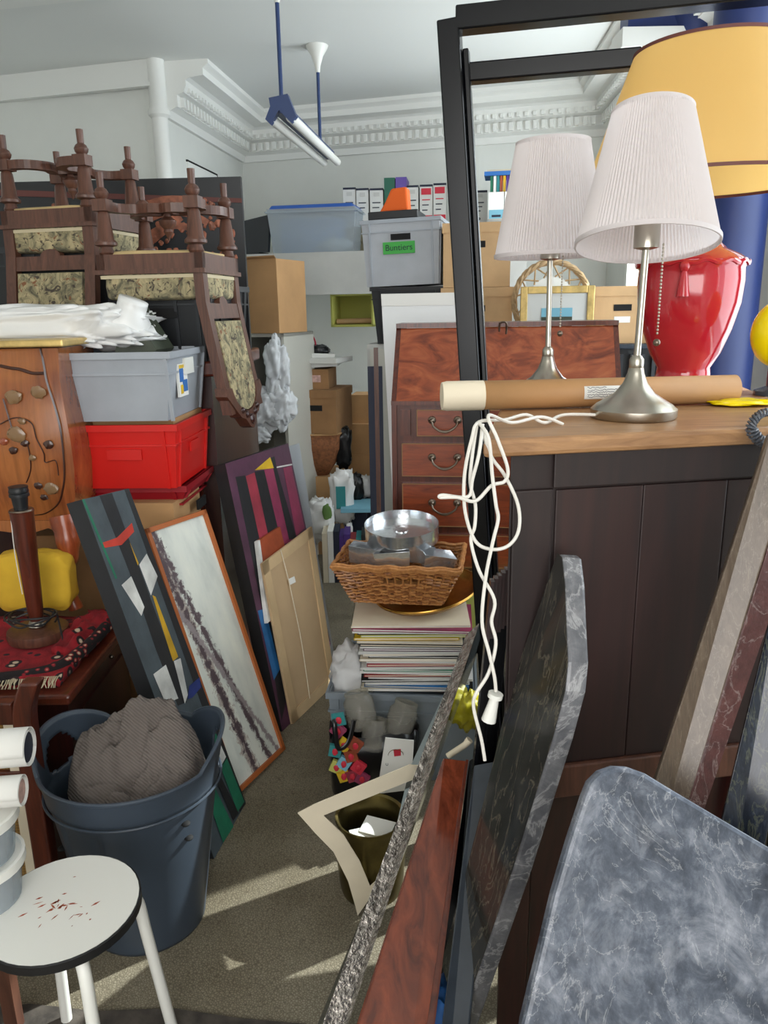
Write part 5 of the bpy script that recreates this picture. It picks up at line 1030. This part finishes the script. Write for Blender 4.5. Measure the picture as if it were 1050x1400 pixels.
# oddments on the cabinet top
c_ = atz(1022, 556, TZ+.001); m = MB(); m.blob(c_+V((0, .03, .006)), (.06, .04, .007), 4, .3, 2, .08, 40, 16); tag(m.build('yellow_duster', 'yellow_gloss', smooth=2), 'thin yellow cloth lying on the cabinet top by the tube', 'cloth')
yg = 1.74; g_ = V((x_at(1066, yg, 1.5), yg, 0)); t = thing('yellow_globe', 'bright yellow glossy globe at the right edge of the cabinet top', 'ornament', (g_.x, g_.y, TZ)); zc = aty(1066, 456, yg).z
MB().blob((g_.x, g_.y, zc), (.063, .063, .075), 0, 0, 1, nu=32, nv=20).build('globe', 'yellow_gloss', t, smooth=True); MB().lathe([(.045, TZ+.001), (.045, TZ+.01), (.02, TZ+.02), (.02, zc-.06)], 20, (g_.x, g_.y, 0)).build('foot', 'dark_grey_board', t, smooth=True)
yh = 1.34; h0 = aty(1026, 572, yh-.08); pts = [aty(1062, 562, yh), aty(1040, 566, yh-.06), aty(1027, 584, yh-.09), aty(1040, 603, yh-.09), aty(1064, 612, yh-.08)]
pc = catmull(pts, 40); hx = []
for i, p in enumerate(pc):
    tg = (pc[min(i+1, len(pc)-1)]-pc[max(0, i-1)]).normalized(); u_ = tg.orthogonal().normalized(); v_ = tg.cross(u_); a = i*.85; hx.append(p+(V((0, -1, 0))*math.cos(a)+V((-tg.z, 0, tg.x))*math.sin(a))*.0085)
tag(MB().tube(hx, .0022, 5).build('coiled_cord', 'cord_grey', smooth=True), 'coiled dark telephone cord hanging over the cabinet edge', 'cord')
# white flex of the lamps draped over the cabinet corner
def cable(pts, r=.0029): return MB().tube([aty(a, b, Y) for a, b, Y in pts], r, 7, 6)
t = thing('lamp_flex', 'tangled white lamp flex looped over the cabinet corner with a plug switch', 'cable', aty(660, 580, 1.2))
F = [[(835, 568, 1.40), (772, 567, 1.40), (745, 578, 1.33), (720, 567, 1.33), (690, 574, 1.30), (655, 577, 1.2), (645, 600, 1.18), (635, 650, 1.18), (636, 700, 1.18), (650, 740, 1.18), (672, 751, 1.18), (695, 746, 1.18), (709, 725, 1.19), (708, 690, 1.2), (690, 650, 1.2), (672, 625, 1.2), (660, 590, 1.2)],
     [(770, 580, 1.34), (740, 570, 1.33), (700, 578, 1.28), (668, 568, 1.2), (680, 600, 1.18), (694, 640, 1.18), (690, 658, 1.18), (672, 664, 1.18), (650, 685, 1.18), (625, 680, 1.17), (602, 680, 1.17), (606, 677, 1.17), (640, 679, 1.18), (646, 655, 1.18), (655, 620, 1.18), (660, 580, 1.2)],
     [(655, 578, 1.2), (668, 600, 1.17), (673, 650, 1.17), (678, 690, 1.16), (681, 710, 1.16), (674, 740, 1.15), (664, 790, 1.14), (659, 850, 1.12), (668, 890, 1.11), (676, 925, 1.10), (678, 945, 1.10)],
     [(652, 580, 1.2), (646, 620, 1.19), (643, 660, 1.19), (650, 690, 1.19), (649, 720, 1.18), (644, 740, 1.18), (655, 780, 1.16), (676, 820, 1.14), (672, 850, 1.13), (678, 880, 1.12), (668, 920, 1.11), (650, 950, 1.10), (648, 970, 1.10), (658, 1010, 1.09), (663, 1040, 1.08)]]
for f_ in F: cable(f_).build('flex', 'cord_white', t, smooth=True)
q0, q1 = aty(678, 948, 1.10), aty(668, 985, 1.10)
pg = MB(); pg.tube([q0, q0+(q1-q0)*.15], .012, 14); pg.tube([q0+(q1-q0)*.12, q0+(q1-q0)*.5, q1], [.007, .009, .012], 12); pg.build('plug', 'white_plastic', t, smooth=True)

# ================================================================== black lacquered frame behind the cabinet
YF = 2.18; t = thing('lacquered_frame', 'tall black lacquered wooden frame with a taped cross rail', 'frame', aty(690, 1000, YF))
tl = aty(614, 30, YF); bt_ = aty(674, 1010, 2.14); dd = (bt_-tl); kk = (0.002-tl.z)/dd.z; ft = tl+dd*kk
r_ = V((.97, -.24, 0)); nf_ = V((.24, .97, 0))
def beam(a, b, w1, d1, mat, name):
    z = (b-a).normalized(); s_ = nf_.cross(z).normalized(); y_ = nf_
    return MB().prism([a-s_*w1/2-y_*d1/2, a+s_*w1/2-y_*d1/2, a+s_*w1/2+y_*d1/2, a-s_*w1/2+y_*d1/2], b-a).build(name, mat, t, bevel=.004)
beam(tl, ft, .055, .06, 'lacquer_black', 'post'); off = r_*.036+nf_*.02; beam(tl+off+dd*.03, ft+off, .016, .03, 'lacquer_black', 'inner_bead')
e1 = tl+r_*.95+V((0, 0, .0)); beam(tl+r_*.02, e1, .055, .06, 'lacquer_black', 'top_rail')
s1 = aty(632, 102, YF+.03); s2 = s1+r_*.44+V((0, 0, .0)); s3 = s1+r_*.78; s4 = s1+r_*1.0
beam(s1, s2, .045, .045, 'lacquer_black', 'cross_rail'); beam(s2, s3, .047, .047, 'tape_cream', 'masking_tape'); beam(s3, s4, .045, .045, 'lacquer_black', 'cross_rail')
rp = tl+r_*.98; beam(rp, V((rp.x, rp.y+.0, .002)), .055, .06, 'lacquer_black', 'post')

# ================================================================== grey crate with magazines, basket of tins, bags
CZm = .335; a_ = atz(449, 946, CZm); fm = Matrix.Translation((a_.x, a_.y, 0)) @ Matrix.Rotation(math.radians(-6), 4, 'Z')
crate('plastic_crate', 'grey open plastic crate on the floor under the magazine stack', fm, .50, .42, CZm, 'crate_grey', 'crate_grey', taper=.012, ribs=(.06, .5, .94), slot='crate_grey')
random.seed(21)
ORD = 'lowest second third fourth fifth sixth seventh eighth ninth tenth eleventh twelfth thirteenth fourteenth fifteenth sixteenth seventeenth eighteenth nineteenth twentieth twenty-first twenty-second twenty-third twenty-fourth twenty-fifth topmost'.split()
mc = ['white_paper', 'cream_card', 'p_sky', 'white_paper', 'p_black', 'box_grey', 'book_red', 'white_paper', 'p_green', 'box_grey', 'p_crimson', 'white_paper', 'cream_card', 'p_black', 'white_paper', 'box_grey', 'p_purple', 'white_paper', 'p_black', 'cream_card', 'p_ochre', 'lime', 'navy', 'white_paper', 'p_magenta', 'cream_card']
z = CZm+.002; hgt = (aty(560, 853, a_.y).z-z)/len(mc); x0 = x_at(497, a_.y+.03, .45); cn = {'white_paper': 'white', 'cream_card': 'cream', 'p_sky': 'blue', 'p_black': 'black', 'box_grey': 'grey', 'book_red': 'red', 'p_green': 'green', 'p_crimson': 'crimson', 'p_purple': 'purple', 'p_ochre': 'yellow', 'lime': 'lime', 'navy': 'navy', 'p_magenta': 'pink'}
for k, c_ in enumerate(mc):
    lx = x0+random.uniform(-.018, .02)-(.05 if k > 22 else .015 if k > 18 else 0); ly = a_.y-.012+random.uniform(0, .015); rz = random.uniform(-.05, .03); ww = .355+(.045 if k > 22 else 0)
    m = MB(Matrix.Translation((lx, ly, z)) @ Matrix.Rotation(rz-.05, 4, 'Z')); h_ = hgt*random.uniform(.8, .98)
    t = thing('magazine', '%s magazine from the bottom of the stack, with %s covers' % (ORD[k], cn[c_]), 'magazine', (lx, ly, z), 'magazines stacked on the grey crate')
    m.box(0, ww, 0, .24, 0, h_*.25); m.box(0, ww, 0, .24, h_*.75, h_); m.box(0, .002, 0, .24, 0, h_); m.build('cover', c_, t)
    m = MB(Matrix.Translation((lx, ly, z)) @ Matrix.Rotation(rz-.05, 4, 'Z')); m.box(.003, ww-.003, .002, .237, h_*.25, h_*.75); m.build('pages', ('white_paper', 'box_grey', 'cream_card', 'loft_grey')[k % 4], t); z += hgt
MZ = z
m = MB().blob(V((a_.x+.075, a_.y+.16, CZm-.02)), (.075, .13, .10), 5, .2, 2, .2, 30, 20, .7); tag(m.build('white_bundle', 'cloth_white', smooth=2), 'white cloth bundle stuffed in the grey crate beside the magazines', 'cloth')
tilt = Matrix.Translation((x0+.23, a_.y+.2, MZ+.032)) @ Matrix.Rotation(math.radians(-9), 4, 'Y') @ Matrix.Rotation(math.radians(4), 4, 'X')
t = thing('gold_tray', 'round golden tray under the wicker basket', 'tray', (x0+.23, a_.y+.2, MZ))
MB(tilt).lathe([(0, 0), (.15, 0), (.165, .006), (.178, .018), (.186, .020), (.19, .016), (.182, .010), (.168, -.002), (.15, -.006), (0, -.006)], 48, caps=False).build('dish', 'gold', t, smooth=True)
for r in (.17, .186): MB(tilt).tube([(r*math.cos(2*math.pi*i/48), r*math.sin(2*math.pi*i/48), .02-.016*(r < .18)) for i in range(49)], .0035, 6).build('rim_bead', 'gold', t, smooth=True)
# wicker basket woven from real rods
bz = MZ+.052; zt_ = aty(548, 778, a_.y+.02).z; bxL, bxR = x_at(458, a_.y, zt_), x_at(642, a_.y, zt_); bm = Matrix.Translation(((bxL+bxR)/2, a_.y+.16, bz)) @ Matrix.Rotation(math.radians(-9), 4, 'Z'); W2, D2, BHt = (bxR-bxL)/2-.01, .14, zt_-bz
t = thing('wicker_basket', 'rectangular woven wicker basket full of silver tins', 'basket', m=bm)
def ringpt(u, z, e=0):
    k = z/BHt; w_, d_ = W2*(.70+.30*k)+e, D2*(.78+.22*k)+e; P_ = 4*(w_+d_); s_ = (u % 1)*P_; 
    if s_ < 2*w_: return V((-w_+s_, -d_, z))
    s_ -= 2*w_
    if s_ < 2*d_: return V((w_, -d_+s_, z))
    s_ -= 2*d_
    if s_ < 2*w_: return V((w_-s_, d_, z))
    return V((-w_, d_-(s_-2*w_), z))
nr = 21; random.seed(9)
for k in range(nr):
    zz = .006+(BHt-.02)*k/(nr-1); ph = k % 2; m = MB(); pts = []
    for i in range(97): pts.append(ringpt(i/96, zz+random.uniform(-.003, .003), .0055*(1 if (i//2+ph) % 2 else -1)))
    if 13 <= k <= 16: m.tube([p for p in pts if not (p.y < -D2*.5 and abs(p.x+.03) < .055)][0:0] or pts[:12], .0038, 5); m.tube(pts[21:], .0038, 5)
    else: m.tube(pts, .0038, 5)
    m.build('weaver_rod', ('wicker', 'wicker_dark', 'wicker')[k % 3], t, smooth=True, local=True)
for i in range(48):
    if i in (10, ): pass
    MB().tube([ringpt(i/48, 0), ringpt(i/48, BHt)], .003, 5).build('stake', 'wicker', t, local=True)
for e, zz in ((.006, BHt), (-.002, BHt+.006), (.004, BHt-.008)): MB().tube([ringpt(i/80, zz+.003*math.sin(i*1.3), e) for i in range(81)], .006, 6).build('braided_rim', 'wicker', t, smooth=True, local=True)
MB().box(-W2*.7, W2*.7, -D2*.78, D2*.78, 0, .006).build('base', 'wicker', t, local=True)
# tins: angular cake tins and a round one
def tin(label, lx, ly, lz, w_, d_, h_, rz, rx=0, ry=0):
    M_ = bm @ Matrix.Translation((lx, ly, lz)) @ Matrix.Rotation(rz, 4, 'Z') @ Matrix.Rotation(rx, 4, 'X') @ Matrix.Rotation(ry, 4, 'Y'); m = MB(M_)
    O = [(-w_, -d_, 0), (w_, -d_, 0), (w_, d_, 0), (-w_, d_, 0)]; T = [(x*1.12, y*1.12, h_) for x, y, _ in O]
    m.add(O+T, [(3, 2, 1, 0)]+[(i, (i+1) % 4, 4+(i+1) % 4, 4+i) for i in range(4)]); o = m.build('baking_tin', 'tin'); o.modifiers.new('thickness', 'SOLIDIFY').thickness = .002
    return tag(o, label, 'baking tin', 'silver tins in the wicker basket')
zb_ = BHt-.006
tin('shiny angular tin at the left front of the basket', -.115, -.06, zb_, .05, .03, .06, -.1, 0, .1); tin('angular silver tin in the middle front of the basket', -.015, -.075, zb_-.004, .055, .03, .055, .05, 0, -.08); tin('angular silver tin behind the middle front tin', .05, -.02, zb_, .05, .035, .06, .35, 0, .15); tin('angular silver tin at the right of the basket', .125, -.05, zb_-.012, .05, .045, .05, .3, 0, .2)
M_ = bm @ Matrix.Translation((.0, .03, BHt+.055)) @ Matrix.Rotation(math.radians(7), 4, 'X')
t = thing('ring_tin', 'large round silver tin lying upside down on the other tins', 'baking tin', M_.translation)
MB(M_).lathe([(.0, .032), (.02, .032), (.022, .028), (.125, .028), (.128, .058), (.13, .058), (.128, .0), (.124, 0), (.122, .024), (.02, .024), (0, .024)], 48, caps=False).build('tin_wall', 'tin', t, smooth=True); MB(M_).lathe([(.0, -.0), (.012, -.0), (.012, .02), (0, .02)], 16, caps=False).build('centre_hole', 'slot_black', t)
# black patterned bag with glass jars
fl_ = atz(470, 1100, 0); bc_ = V((x_at(512, 2.26, .2), 2.27, 0)); t = thing('shopping_bag', 'black shopping bag with bright multicoloured cube pattern', 'bag', bc_)
vs = []; nu_ = 40
for k, (z, sx, sy) in enumerate(((0.002, .13, .05), (.05, .145, .065), (.14, .15, .075), (.21, .15, .07), (.27, .145, .06))):
    for i in range(nu_):
        a = 2*math.pi*i/nu_; ca, sa = math.cos(a), math.sin(a); wob = 1+.05*noise.noise(V((ca*2, sa*2, z*9))); vs.append(bc_+V((sx*math.copysign(abs(ca)**.6, ca)*wob, sy*math.copysign(abs(sa)**.6, sa)*wob, z*(1+(.12*noise.noise(V((ca*3, sa*3, 1))) if k == 4 else 0)))))
o = MB().add(vs, [(k*nu_+i, k*nu_+(i+1) % nu_, k*nu_+nu_+(i+1) % nu_, k*nu_+nu_+i) for k in range(4) for i in range(nu_)]+[tuple(range(nu_))[::-1]]).build('bag_skin', 'bag_black', t, smooth=2); o.modifiers.new('thickness', 'SOLIDIFY').thickness = .003
random.seed(31); cc = ['p_magenta', 'p_ochre', 'teal', 'p_rust', 'skyblue', 'box_red', 'lime', 'p_crimson']
for k, (a, b) in enumerate(((462, 1000), (470, 1020), (458, 1028), (480, 1035), (470, 1045), (490, 1050), (460, 1050), (482, 1062), (495, 1066), (470, 1062), (463, 985), (486, 1020))):
    c_ = aty(a, b, bc_.y-.093+.0004*abs(a-505)); s_ = .028; ang = random.uniform(0, 1.5)
    MB().prism([c_+V((s_*math.cos(ang+j*1.571), .004*j % .006, s_*math.sin(ang+j*1.571))) for j in range(4)], (0, .012, 0)).build('printed_cube', cc[k % 8], t); MB().blob(c_+V((0, -.001, 0)), (.009, .003, .012), k, .3, 3, nu=10, nv=6).build('printed_dot', 'box_red', t, smooth=True)
MB().tube([bc_+V((-.14, -.02, .25)), aty(456, 985, 2.19), aty(462, 1022, 2.17), aty(476, 1015, 2.18), aty(484, 985, 2.2)], .008, 8, 6, flat=.5).build('handle', 'bag_black', t, smooth=True)
for k, (a, b, r, h_, lab, tl_) in enumerate(((492, 970, .05, .12, 'upright clear glass jar leaning out of the black bag', -.2), (512, 1003, .042, .10, 'small clear glass jar in front in the black bag', .15), (548, 985, .048, .13, 'clear glass jar at the right of the black bag', .35))):
    c_ = aty(a, b, 2.27-.03*(k == 1)); M_ = Matrix.Translation(c_) @ Matrix.Rotation(tl_, 4, 'Y') @ Matrix.Rotation(-.25, 4, 'X'); t = thing('glass_jar', lab, 'jar', c_, 'glass jars in the bag')
    MB(M_).lathe([(0, -h_/2), (r*.9, -h_/2), (r, -h_/2+.01), (r, h_*.25), (r*.8, h_*.36), (r*.8, h_*.5), (r*.76, h_*.5), (r*.76, h_*.36), (r*.95, h_*.24), (r*.95, -h_/2+.012), (0, -h_/2+.006)], 28, caps=False).build('glass', 'clear_glass', t, smooth=True); MB(M_).lathe([(r*.83, h_*.42), (r*.84, h_*.45), (r*.83, h_*.48)], 24, caps=False).build('rim_ring', 'clear_glass', t, smooth=True)
p_ = plane3(aty(521, 1062, 2.17), aty(567, 1060, 2.175), aty(526, 1010, 2.18)); t = tag(MB().prism([onplane(a, b, *p_) for a, b in ((518, 1068), (527, 1009), (566, 1013), (562, 1080), (520, 1085))], p_[1]*.006).build('printed_card', 'white_paper'), 'white printed card with a red emblem in front of the bag', 'card')
ec = onplane(541, 1032, *p_)-p_[1]*.001; MB().tube([ec+V((.024*math.cos(a), -.001, .020*math.sin(a))) for a in [math.pi*i/16 for i in range(17)]], .001, 4).build('printed_arc', 'bucket_brass', t); MB().prism([onplane(a, b, *p_)-p_[1]*.001 for a, b in ((538, 1025), (548, 1024), (548, 1033), (539, 1034))], p_[1]*.0008).build('printed_emblem', 'box_red', t)
text('printed_letter', 'U', Matrix.Translation(onplane(529, 1045, *p_)-p_[1]*.0015) @ Matrix.Rotation(math.pi/2-.1, 4, 'X'), .012, 'ink', t)
m = MB(); m.blob(aty(640, 970, 2.25), (.06, .05, .06), 3, .3, 3, .4, 26, 16); tag(m.build('yellow_bag', 'yellow_bag', smooth=2), 'crumpled olive yellow plastic bag behind the leaning boards', 'bag')
# brass bucket with papers
bk = atz(503, 1243, 0)+V((.01, .085, 0)); t = thing('brass_bucket', 'dull brass bucket holding scraps of paper', 'bucket', bk)
MB().lathe([(0, .001), (.085, .001), (.09, .02), (.098, .12), (.088, .15), (.094, .22), (.098, .23), (.098, .24), (.09, .236), (.086, .22), (.08, .15), (.09, .12), (.08, .01), (0, .008)], 36, bk, caps=False).build('pail', 'bucket_brass', t, smooth=True)
for k, (dx, dy, a) in enumerate(((-.01, .0, .3), (.02, .02, -.4))): tag(MB(Matrix.Translation(bk+V((dx, dy, .17+.012*k))) @ Matrix.Rotation(a, 4, 'Z') @ Matrix.Rotation(.2, 4, 'X')).box(-.045, .045, -.03, .03, 0, .003).build('paper_slip', 'white_paper'), ('lower paper slip lying in the brass bucket', 'upper paper slip lying in the brass bucket')[k], 'paper', 'paper slips in the bucket')
# cream mount board propped on the bucket
tip = atz(488, 1252, .004); p_ = plane3(tip, aty(409, 1113, tip.y-.06), aty(570, 1049, tip.y-.03))
tag(MB().prism([onplane(a, b, *p_) for a, b in ((407, 1112), (430, 1100), (560, 1046), (590, 1048), (570, 1064), (442, 1115), (470, 1142), (492, 1178), (506, 1212), (524, 1196), (510, 1222), (489, 1252), (486, 1240), (476, 1205), (456, 1165), (430, 1138))], p_[1]*.003).build('mount_board', 'cream_card'), 'cream cut mount board with an angled corner propped on the bucket', 'mount board')

# ================================================================== boards and marble slabs leaning in the foreground
def leaning(name, label, face, thick, mat, edge_mat=None, group='boards leaning on the cabinet', cat='board', dirv=None, bevel=.002):
    """face = [(px, py, Y)...] corner points; the last points run down to the floor; thickness vector dirv"""
    P_ = [aty(*q) for q in face]; t = thing(name, label, cat, (sum(P_, V((0, 0, 0)))/len(P_)*1, ), group) if False else thing(name, label, cat, V((P_[-1].x, P_[-1].y, 0)), group)
    return t, P_
def floorhit(a, b):      # continue the edge a->b to the floor
    d = b-a; return a+d*((.002-a.z)/d.z)
# silver-edged mirror panel
t = thing('silver_edged_panel', 'long panel with hammered silver edge leaning in the foreground', 'panel', atz(470, 1390, .0), 'boards leaning on the cabinet')
a0, a1 = aty(637, 868, 1.95), aty(655, 852, 1.95); b0, b1 = aty(441, 1400, 1.22), aty(476, 1400, 1.22); f0, f1 = floorhit(a0, b0), floorhit(a1, b1); dv = (ray(560, 1120).normalized()+V((.10, 0, -.02)))*.26
def deep(p, s=1.0): q = p+dv*s; return V((q.x, q.y, max(q.z, .002)))
MB().add([a0, a1, f1, f0]+[p+dv*.05 for p in (a0, a1)]+[deep(f1, .05), deep(f0, .05)], [(0, 1, 2, 3), (4, 7, 6, 5), (0, 4, 5, 1), (1, 5, 6, 2), (2, 6, 7, 3), (3, 7, 4, 0)]).build('hammered_edge', 'silver_edge', t)
MB().add([a0+dv*.051, a1+dv*.051, deep(f1, .051), deep(f0, .051), a0+dv, a1+dv, deep(f1), deep(f0)], [(0, 1, 2, 3), (4, 7, 6, 5), (0, 4, 5, 1), (1, 5, 6, 2), (2, 6, 7, 3), (3, 7, 4, 0)]).build('panel_body', 'mirror_glass', t)
p_ = plane3(aty(585, 1010, 1.80), aty(622, 900, 1.95), aty(540, 1200, 1.62)); 
tag(MB().prism([aty(*q) for q in ((632, 895, 1.97), (560, 1050, 1.78), (528, 1190, 1.62), (546, 1165, 1.62), (600, 1020, 1.80))], V((.01, .02, -.004))).build('glass_sheet', 'mirror_glass'), 'bent grey glossy sheet tucked behind the silver-edged panel', 'sheet')
# mahogany board
def board(name, label, pts, thick, mat, cat='board', grp='boards leaning on the cabinet', edge=None, bevel=.003, tv=None):
    P_ = [aty(*q) for q in pts]; a, b, c_, d_ = P_; c2, d2 = floorhit(b, c_), floorhit(a, d_); n = (b-a).cross(d2-a).normalized(); n = n if n.dot(a-EYE) > 0 else -n; n = tv or n
    t = thing(name, label, cat, (c2+d2)/2, grp); tk = n*thick
    bk_ = [a+tk, b+tk, c2+tk, d2+tk]; bk_ = [V((q.x, q.y, max(q.z, .002))) for q in bk_]
    o = MB().add([a, b, c2, d2]+bk_, [(0, 1, 2, 3), (4, 7, 6, 5), (0, 4, 5, 1), (1, 5, 6, 2), (2, 6, 7, 3), (3, 7, 4, 0)]).build('slab', mat, t, bevel=bevel)
    if edge: eu_ = (b-a); MB().add([b-eu_*.10-n*.004, b-n*.004, c2-n*.004, c2-(c2-d2)*.10-n*.004]+[b-eu_*.10+n*.002, b+n*.002, c2+n*.002, c2-(c2-d2)*.10+n*.002], [(0, 1, 2, 3), (4, 7, 6, 5), (0, 4, 5, 1), (1, 5, 6, 2), (2, 6, 7, 3), (3, 7, 4, 0)]).build('edge_bead', edge, t)
    return t
board('mahogany_board', 'polished reddish mahogany board leaning between silver-edged panel and black boards', [(606, 1036, 1.42), (640, 1040, 1.42), (594, 1400, 1.02), (490, 1400, 1.02)], .03, 'board_mahogany', edge='mahogany')
board('black_board', 'glossy black board leaning right of the mahogany board', [(641, 1040, 1.54), (656, 1030, 1.54), (622, 1400, 1.14), (590, 1400, 1.14)], .025, 'lacquer_black')
board('slate_board', 'dark slate-grey board beside the glossy black board', [(648, 1046, 1.38), (680, 1040, 1.38), (642, 1400, 1.03), (604, 1400, 1.03)], .02, 'dark_grey_board')
m = MB(); m.blob(aty(596, 1400, 1.10), (.03, .06, .08), 2, .2, 2, .3, 20, 14); tag(m.build('blue_cloth', 'blue_box', smooth=2), 'dark blue cloth bunched under the leaning boards', 'cloth')
# stack of dark frame mouldings
for k in range(6):
    px = 673+5*k; py = 793-4*k; a = aty(px, py, 1.58+.012*k); b = aty(px-20, py+215, 1.48+.012*k); f_ = floorhit(a, b); t = thing('frame_moulding', ('leftmost', 'second', 'third', 'fourth', 'fifth', 'rightmost')[k]+' dark frame moulding in the row left of the cabinet', 'moulding', f_, 'frame mouldings left of the cabinet')
    s_ = V((.0042, 0, 0)); y_ = V((0, .012, 0)); mid = a+(f_-a)*.12
    MB().prism([a-s_-y_, a+s_-y_, a+s_+y_, a-s_+y_], mid-a).build('brown_end', 'mahogany_dark', t); MB().prism([mid-s_-y_, mid+s_-y_, mid+s_+y_, mid-s_+y_], f_-mid).build('black_length', 'lacquer_black', t)
a = aty(632, 1026, 1.5); tag(MB().tube([aty(612, 1034, 1.52), aty(636, 1018, 1.52), aty(642, 1011, 1.52)], [.007, .007, .009], 10).build('paint_stick', 'cream_card', smooth=True), 'pale wooden stick poking out above the mahogany board', 'stick')
def clipz(P_, z0=.003):
    out = []
    for i, a in enumerate(P_):
        b = P_[(i+1) % len(P_)]
        if a.z >= z0: out.append(a)
        if (a.z >= z0) != (b.z >= z0): out.append(a+(b-a)*((z0-a.z)/(b.z-a.z)))
    return out
# dark polished marble slab seen nearly edge on
pA, pB = aty(765, 757, 1.18), aty(792, 925, 1.02); pC = atz(566, 1600, .002); pl = plane3(pA, pB, pC); n_ = pl[1]
t = thing('marble_slab', 'dark polished marble slab seen nearly edge-on against the cabinet', 'marble slab', pC, 'marble slabs in the foreground')
out = [(762, 756), (768, 762), (772, 800), (774, 860), (776, 905), (772, 945), (755, 1010), (700, 1190), (612, 1450), (552, 1600), (530, 1600), (560, 1480), (600, 1330), (640, 1180), (675, 1040), (700, 930), (730, 850)]
side = V((.034, .004, -.004)); pts = clipz([onplane(a, b, *pl) for a, b in out], .006)
MB().prism([p+side*.021 for p in pts], side).build('slab', 'marble_edge', t, bevel=.006); MB().prism(pts, side*.02).build('polished_face', 'marble_dark', t)
# big grey marble with a rounded corner
pA, pB, pC = aty(850, 1050, .86), aty(1040, 1160, .84), aty(740, 1400, .72); pl = plane3(pA, pB, pC)
out = [(800, 1090), (808, 1070), (822, 1056), (842, 1049), (862, 1050), (884, 1058), (920, 1080), (1060, 1163), (1300, 1310), (1250, 2000), (640, 2000), (688, 1600), (716, 1400), (738, 1310), (758, 1225), (780, 1150)]
pts = [onplane(a, b, *pl) for a, b in out]; 
t = thing('marble_slab', 'large grey veined marble slab with rounded corner, nearest the viewer', 'marble slab', (pts[10].x, pts[10].y, 0), 'marble slabs in the foreground')
pts = clipz(pts); MB().prism(pts, pl[1]*.022).build('slab', 'marble_grey', t, bevel=.006)
t = board('marble_slab', 'thin grey slab tucked behind the large rounded marble slab', [(748, 1262, .93), (800, 1262, .93), (770, 1400, .80), (712, 1400, .80)], .012, 'marble_grey', 'marble slab', 'marble slabs in the foreground')
t = board('marble_slab', 'brown marble slab with chipped dark red edge leaning at the right', [(1052, 590, 1.16), (1098, 590, 1.15), (945, 1090, 1.0), (900, 1055, 1.0)], .02, 'marble_brown', 'marble slab', 'marble slabs in the foreground')
P_ = [aty(*q) for q in ((1098, 590, 1.149), (1130, 620, 1.16), (967, 1095, 1.01), (945, 1090, .999))]; c2, d2 = floorhit(P_[1], P_[2]), floorhit(P_[0], P_[3]); MB().prism([P_[0], P_[1], c2, d2], V((.004, .012, 0))).build('chipped_edge', 'edge_red', t, bevel=.002)
board('marble_slab', 'dark blue-grey marble slab at the far right edge', [(1064, 800, 1.12), (1120, 800, 1.10), (1045, 1160, .99), (984, 1130, 1.01)], .02, 'marble_blue', 'marble slab', 'marble slabs in the foreground')
